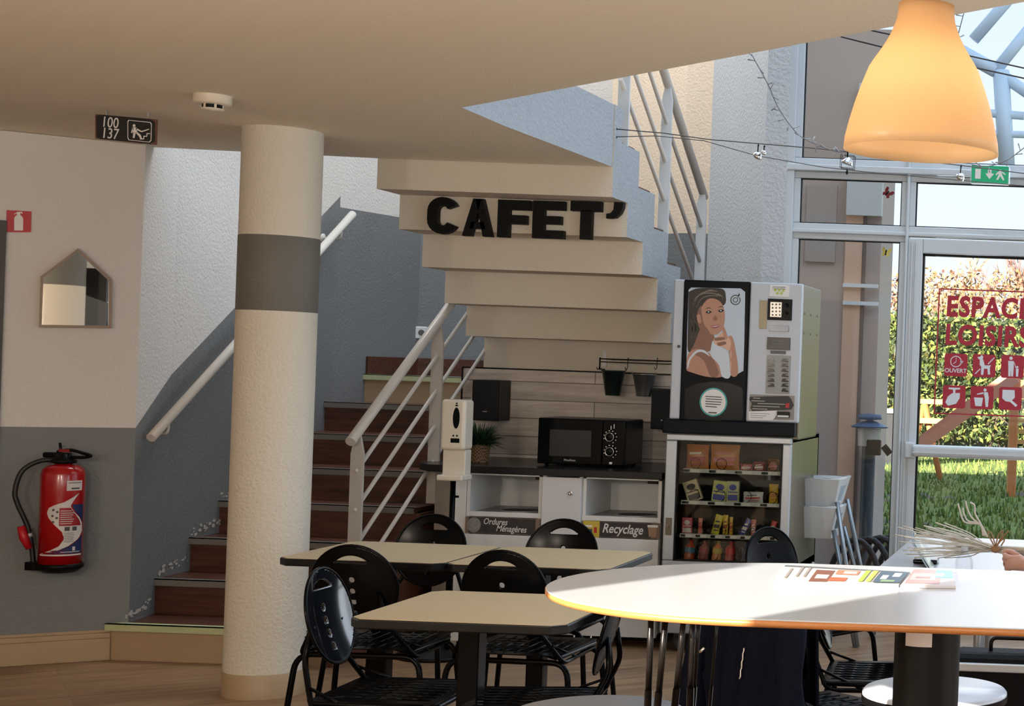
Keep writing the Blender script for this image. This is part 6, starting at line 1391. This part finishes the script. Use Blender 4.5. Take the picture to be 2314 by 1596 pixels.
def leafmass(name, boxes, n_, size, cols, parent, seed=1, shell=.5):
    rn = random.Random(seed); b = MB()
    tot = sum((b1[1][0] - b1[0][0]) * (b1[1][2] - b1[0][2]) for b1 in boxes)
    for (lo, hi) in boxes:
        nn_ = int(n_ * (hi[0] - lo[0]) * (hi[2] - lo[2]) / tot)
        for k in range(nn_):
            p = Vector((rn.uniform(lo[0], hi[0]), lo[1] + (hi[1] - lo[1]) * rn.random() ** 2.2, rn.uniform(lo[2], hi[2] + .12 * math.sin(k) ** 3)))
            p.y += .18 * math.sin(p.x * 2.3) + .12 * math.sin(p.z * 5 + p.x)
            s_ = size * (.5 + rn.random()); u_ = Vector((rn.gauss(0, 1), rn.gauss(0, 1), rn.gauss(0, 1))).normalized(); v_ = u_.cross(Vector((rn.gauss(0, 1), rn.gauss(0, 1), rn.gauss(0, 1)))).normalized()
            b.add([p - u_ * s_, p + v_ * s_ * .5, p + u_ * s_, p - v_ * s_ * .5], [(0, 1, 2, 3)], rn.randrange(len(cols)))
    return b.build(name, cols, parent)
HG = [mat('hedge_lime', (112, 128, 58), .7), mat('hedge_green', (80, 98, 42), .7), mat('hedge_dark', (50, 64, 30), .7), mat('hedge_gold', (134, 126, 64), .7)]
t = thing('hedge', 'tall yellow-green clipped hedge along the far side of the lawn', 'hedge', (-1.5, 31, GZ))
leafmass('foliage', [((-10, 30.0, .25), (6, 31.2, 2.7))], 34000, .065, HG, t, 5)
b = MB(); b.box((-10, 30.9, GZ), (6, 32.2, 2.6)); b.build('hedge_core', HG[2], t)
b = MB()
for k in range(150): X = rn.uniform(-10, 6); b.tube([(X, 30.5, GZ), (X + rn.uniform(-.2, .2), 30.45, .3 + rn.random() * .3), (X + rn.uniform(-.3, .3), 30.3, .7)], .02, 4)
b.build('bare_stems', mat('twig_brown', (90, 76, 62), .9), t)
def bare_tree(x, y, h, lbl, m, seed, spread=1.0):
    rn = random.Random(seed); t = thing('bare_tree', lbl, 'tree', (x, y, GZ), 'trees beyond the hedge'); tr_, br_ = MB(), MB()
    def grow(p, d, L, r, lv):
        e = p + d * L; (tr_ if lv == 0 else br_).tube([p, p.lerp(e, .5) + Vector((rn.gauss(0, .03), rn.gauss(0, .03), 0)) * L, e], [r, r * .8, r * .6], 5)
        if lv >= 5: return
        for _ in range(3 if lv < 4 else 3):
            nd = (d + Vector((rn.gauss(0, .42 * spread), rn.gauss(0, .42 * spread), rn.uniform(-.05, .35)))).normalized(); grow(e, nd, L * rn.uniform(.62, .82), r * .55, lv + 1)
    grow(Vector((x, y, GZ)), Vector((0, 0, 1)), h * .28, .11, 0)
    tr_.build('trunk', m, t); br_.build('branches', m, t)
bare_tree(-1.25, 35, 5.6, 'bare reddish tree with fine upright branches above the hedge', mat('pink_twigs', (146, 98, 80), .9), 3, .8)
bare_tree(-4.0, 36, 5.0, 'bare golden shrub-like tree seen in the narrow left pane', mat('gold_twigs', (178, 146, 92), .9), 8)
bare_tree(-2.9, 36, 4.8, 'bare golden tree to the left of the reddish one', mat('gold_twigs', (178, 146, 92)), 13)
bare_tree(1.5, 37, 5.2, 'bare golden tree at the far right beyond the hedge', mat('gold_twigs', (178, 146, 92)), 17)
t = thing('evergreen_tree', 'dark blue-green evergreen tree at the top right of the door glass', 'tree', (.1, 36.5, GZ), 'trees beyond the hedge')
leafmass('foliage', [((-.4, 35.9, 2.6), (2.6, 37, 4.4))], 5200, .11, [mat('pine_blue', (88, 106, 92), .8), mat('pine_dark', (54, 70, 58), .8)], t, 6)
b = MB(); b.tube([(.3, 36.8, GZ), (.3, 36.8, 4.2)], .16, 8); b.build('trunk', mat('bark', (80, 66, 54), .9), t)
t = thing('golden_shrub', 'pale golden leafy shrub rising above the hedge behind the door', 'shrub', (-3.0, 33.5, GZ), 'trees beyond the hedge')
leafmass('foliage', [((-6, 33.2, 2.3), (.2, 34, 3.7))], 4200, .055, [mat('dry_gold', (156, 128, 80), .8), mat('dry_tan', (140, 104, 72), .8), mat('dry_pink', (146, 108, 92), .8)], t, 12)
b = MB(); b.tube([(-3, 33.8, GZ), (-3, 33.8, 3)], .08, 6); b.build('trunk', mat('bark', (80, 66, 54)), t)
# neighbouring taupe building wing
BT = mat('taupe_cladding', (186, 168, 156), .7, var=.05, vscale=2); BTO = mat('salmon_panel', (222, 182, 152), .7)
t = thing('neighbour_building', 'taupe-clad building wing standing just outside the left window', 'building', (-2.4, 12.6, GZ))
xb = lambda u, v=800, Y=12.2: W(u, v, Y).x
b = MB(); b.box((-16, 12.2, GZ), (xb(1982), 12.9, 3.6)); b.box((-16, 12.2, 3.6), (xb(2005), 12.9, 4.2)); b.build('wall', BT, t)
b = MB(); b.box((xb(1903), 12.16, GZ), (xb(1942), 12.2, 3.3)); lab(b.build('corner_panel', BTO, t), 'salmon-coloured vertical panel')
b = MB(); b.box((xb(1943), 12.15, GZ), (xb(1949), 12.2, 3.3)); b.build('joint_strip', mat('brown_strip', (112, 92, 82), .7), t)
b = MB(); b.box((xb(1905), 12.1, 2.72), (xb(1984), 12.18, 3.25)); b.box((xb(1925), 12.08, 3.45), (xb(2000), 12.15, 3.75)); b.build('fascia_panel', mat('grey_white_panel', (206, 206, 204), .6), t)
b = MB()
for v in (640, 680): p, q = W(1905, v, 12.14), W(1984, v + 6, 12.14); b.box((p.x, 12.13, p.z - .03), (q.x, 12.16, p.z))
b.build('sill_strip', mat('white_strip', (226, 226, 226), .5), t)
b = MB()
for k, (v0, v1) in enumerate(((560, 640), (690, 960))): pass
b.box((xb(1812), 12.17, 2.35), (xb(1880), 12.2, 2.95)); b.build('window', mat('window_taupe', (176, 162, 152), .3), t)
# path lamp
lx2 = W(1962, 1050, 11.9).x; t = thing('path_lamp', 'dark garden bollard lamp with a flat blue hat outside the window', 'lamp', (lx2, 11.9, -.1))
DKP = mat('dark_green_post', (34, 44, 48), .5); zt2 = W(1962, 958, 11.9).z
b = MB(); b.lathe([(.08, -.098), (.08, .02), (.052, .04), (.052, zt2 - .17)], (lx2, 11.9, 0), 20, cap0=True); b.build('post', DKP, t)
b = MB(); b.lathe([(.085, zt2 - .17), (.09, zt2 - .04)], (lx2, 11.9, 0), 20); b.build('lantern_glass', mat('lantern_glass', (176, 178, 172), .2), t)
b = MB(); b.lathe([(.145, zt2 - .02), (.135, zt2 - .03), (.02, zt2 + .03), (.09, zt2 + .035), (.09, zt2 + .07), (0, zt2 + .08)], (lx2, 11.9, 0), 28); b.lathe([(.145, zt2 - .02), (.05, zt2 + .02)], (lx2, 11.9, 0), 28); b.build('hat', mat('blue_hat', (60, 92, 128), .4), t)
b = MB(); c_ = W(1978, 1012, 11.8); b.rbox(c_ + Vector((-.07, 0, -.06)), c_ + Vector((.04, .05, .06)), .01); b.box((-.025, -.01, -.06), (.025, .01, .02), 0, Matrix.Translation(c_ + Vector((.075, 0, 0))) @ Matrix.Rotation(R(-40), 4, 'Y')); lab(b.build('side_spotlight', BLACKM, t), 'small black spotlight on its side')
# bike rack loops
t = thing('bike_rack', 'row of dark tubular hoops standing outside by the window', 'bike rack', (-1.6, 10.5, -.1))
for k in range(6):
    x = W(1875 + k * 23, 1250, 10.3).x; b = MB(); zr = .58 if k > 1 else .5
    b.tube([(x + .22 * (1 - math.cos(a)) * .9, 10.1 + .09 * k, -.098 + .50 * math.sin(a) * (1.0)) for a in [i * math.pi / 14 for i in range(15)]], .02, 8); b.build('hoop', mat('dark_brown_tube', (52, 42, 40), .4), t)
b = MB(); b.tube([(W(1870, 1250, 10.3).x, 10.05, -.085), (W(2010, 1250, 10.3).x + .2, 10.65, -.085)], .022, 8); b.build('base_bar', mat('dark_brown_tube', (52, 42, 40)), t)
# playground
PW = mat('orange_play_timber', (206, 122, 66), .6, var=.15, vscale=8); PL = mat('pale_play_timber', (214, 164, 96), .6)
t = thing('play_slide', 'orange-red wooden playground slide beam slanting across the lawn', 'slide', W(2200, 990, 21))
for dv in (0, 16):
    a, c = W(2078, 1000 + dv * .6, 21 - dv * .02), W(2296, 838 + dv, 21 - dv * .02); b = MB(); d = (c - a).normalized(); nz = d.cross(Vector((0, 1, 0))) * .07
    b.prism([a - nz, c - nz, c + nz, a + nz], (0, .1, 0)); b.build('side_beam', mat('salmon_beam', (204, 128, 104), .6), t)
a = W(2296, 838, 21); b = MB(); b.box((a.x - .05, 20.9, GZ), (a.x + .05, 21.1, a.z)); b.build('support', PW, t)
t = thing('play_tower', 'orange wooden climbing tower with ladder at the right edge of the door glass', 'play tower', W(2320, 1000, 21.6) - Vector((0, 0, .6)))
for u in (2288, 2336): p = W(u, 1000, 21.6); b = MB(); b.box((p.x - .06, 21.5, GZ), (p.x + .06, 21.62, W(u, 840, 21.6).z)); b.build('post', PL, t)
for v in (950, 975, 998, 1020): p, q = W(2290, v, 21.5), W(2336, v, 21.5); b = MB(); b.box((p.x, 21.45, p.z - .03), (q.x, 21.5, p.z + .03)); b.build('rung', PL, t)
p, q = W(2292, 900, 21.6), W(2340, 860, 21.6); b = MB(); b.box((p.x - .06, 21.55, p.z), (q.x + .2, 22.5, q.z)); b.build('side_panel', PW, t)
t = thing('picnic_bench', 'small orange wooden A-frame bench behind the door frame', 'bench', W(2090, 950, 24) - Vector((0, 0, .3)))
p = W(2094, 905, 24); b = MB(); b.box((p.x - .35, 23.7, p.z - .05), (p.x + .5, 24.3, p.z + .02)); b.build('bench_top', PL, t)
for sx in (-1, 1): b = MB(); b.tube([(p.x, 23.75, p.z - .05), (p.x + sx * .28, 23.75, GZ)], .05, 6); b.build('leg', PW, t)
p = W(2094, 948, 24); b = MB(); b.box((p.x - .4, 23.6, p.z - .05), (p.x + .45, 23.75, p.z + .03)); b.build('seat_board', PL, t)
# garden shed/board behind lamp
p, q = W(1972, 968, 27), W(2008, 934, 27); b = MB(); b.box((p.x - .1, 27, GZ), (q.x + .3, 27.6, q.z)); b.box((p.x - .15, 26.95, q.z), (q.x + .35, 27.65, q.z + .07), 1); tag(b.build('garden_box', [mat('dark_box', (34, 36, 40), .7), mat('box_lid', (190, 190, 190), .5)]), 'dark garden storage box with a pale lid on the far lawn', 'box')
# steel canopy outside above
t = thing('glass_canopy', 'pale blue steel canopy frame seen through the upper glazing', 'canopy', (.5, 12, 3.3))
CB = mat('pale_blue_steel', (214, 232, 248), .5)
for (a, c, r) in (((2200, 90), (2330, -60), .05), ((2160, 110), (2250, 160), .06), ((2250, 160), (2330, 60), .05), ((2262, 160), (2275, 380), .07), ((2160, 250), (2314, 262), .035), ((2120, 130), (2112, 360), .05), ((2250, 160), (2380, 250), .05), ((2170, 300), (2330, 305), .03)):
    b = MB(); b.tube([W(*a, 13), W(*c, 13)], r, 8); b.build('beam', CB, t)
for x in (W(2275, 380, 13).x, W(2112, 360, 13).x):
    b = MB(); b.tube([(x, 13, GZ if x > -.3 else 2.8), (x, 13, 3.4)], .04, 8)
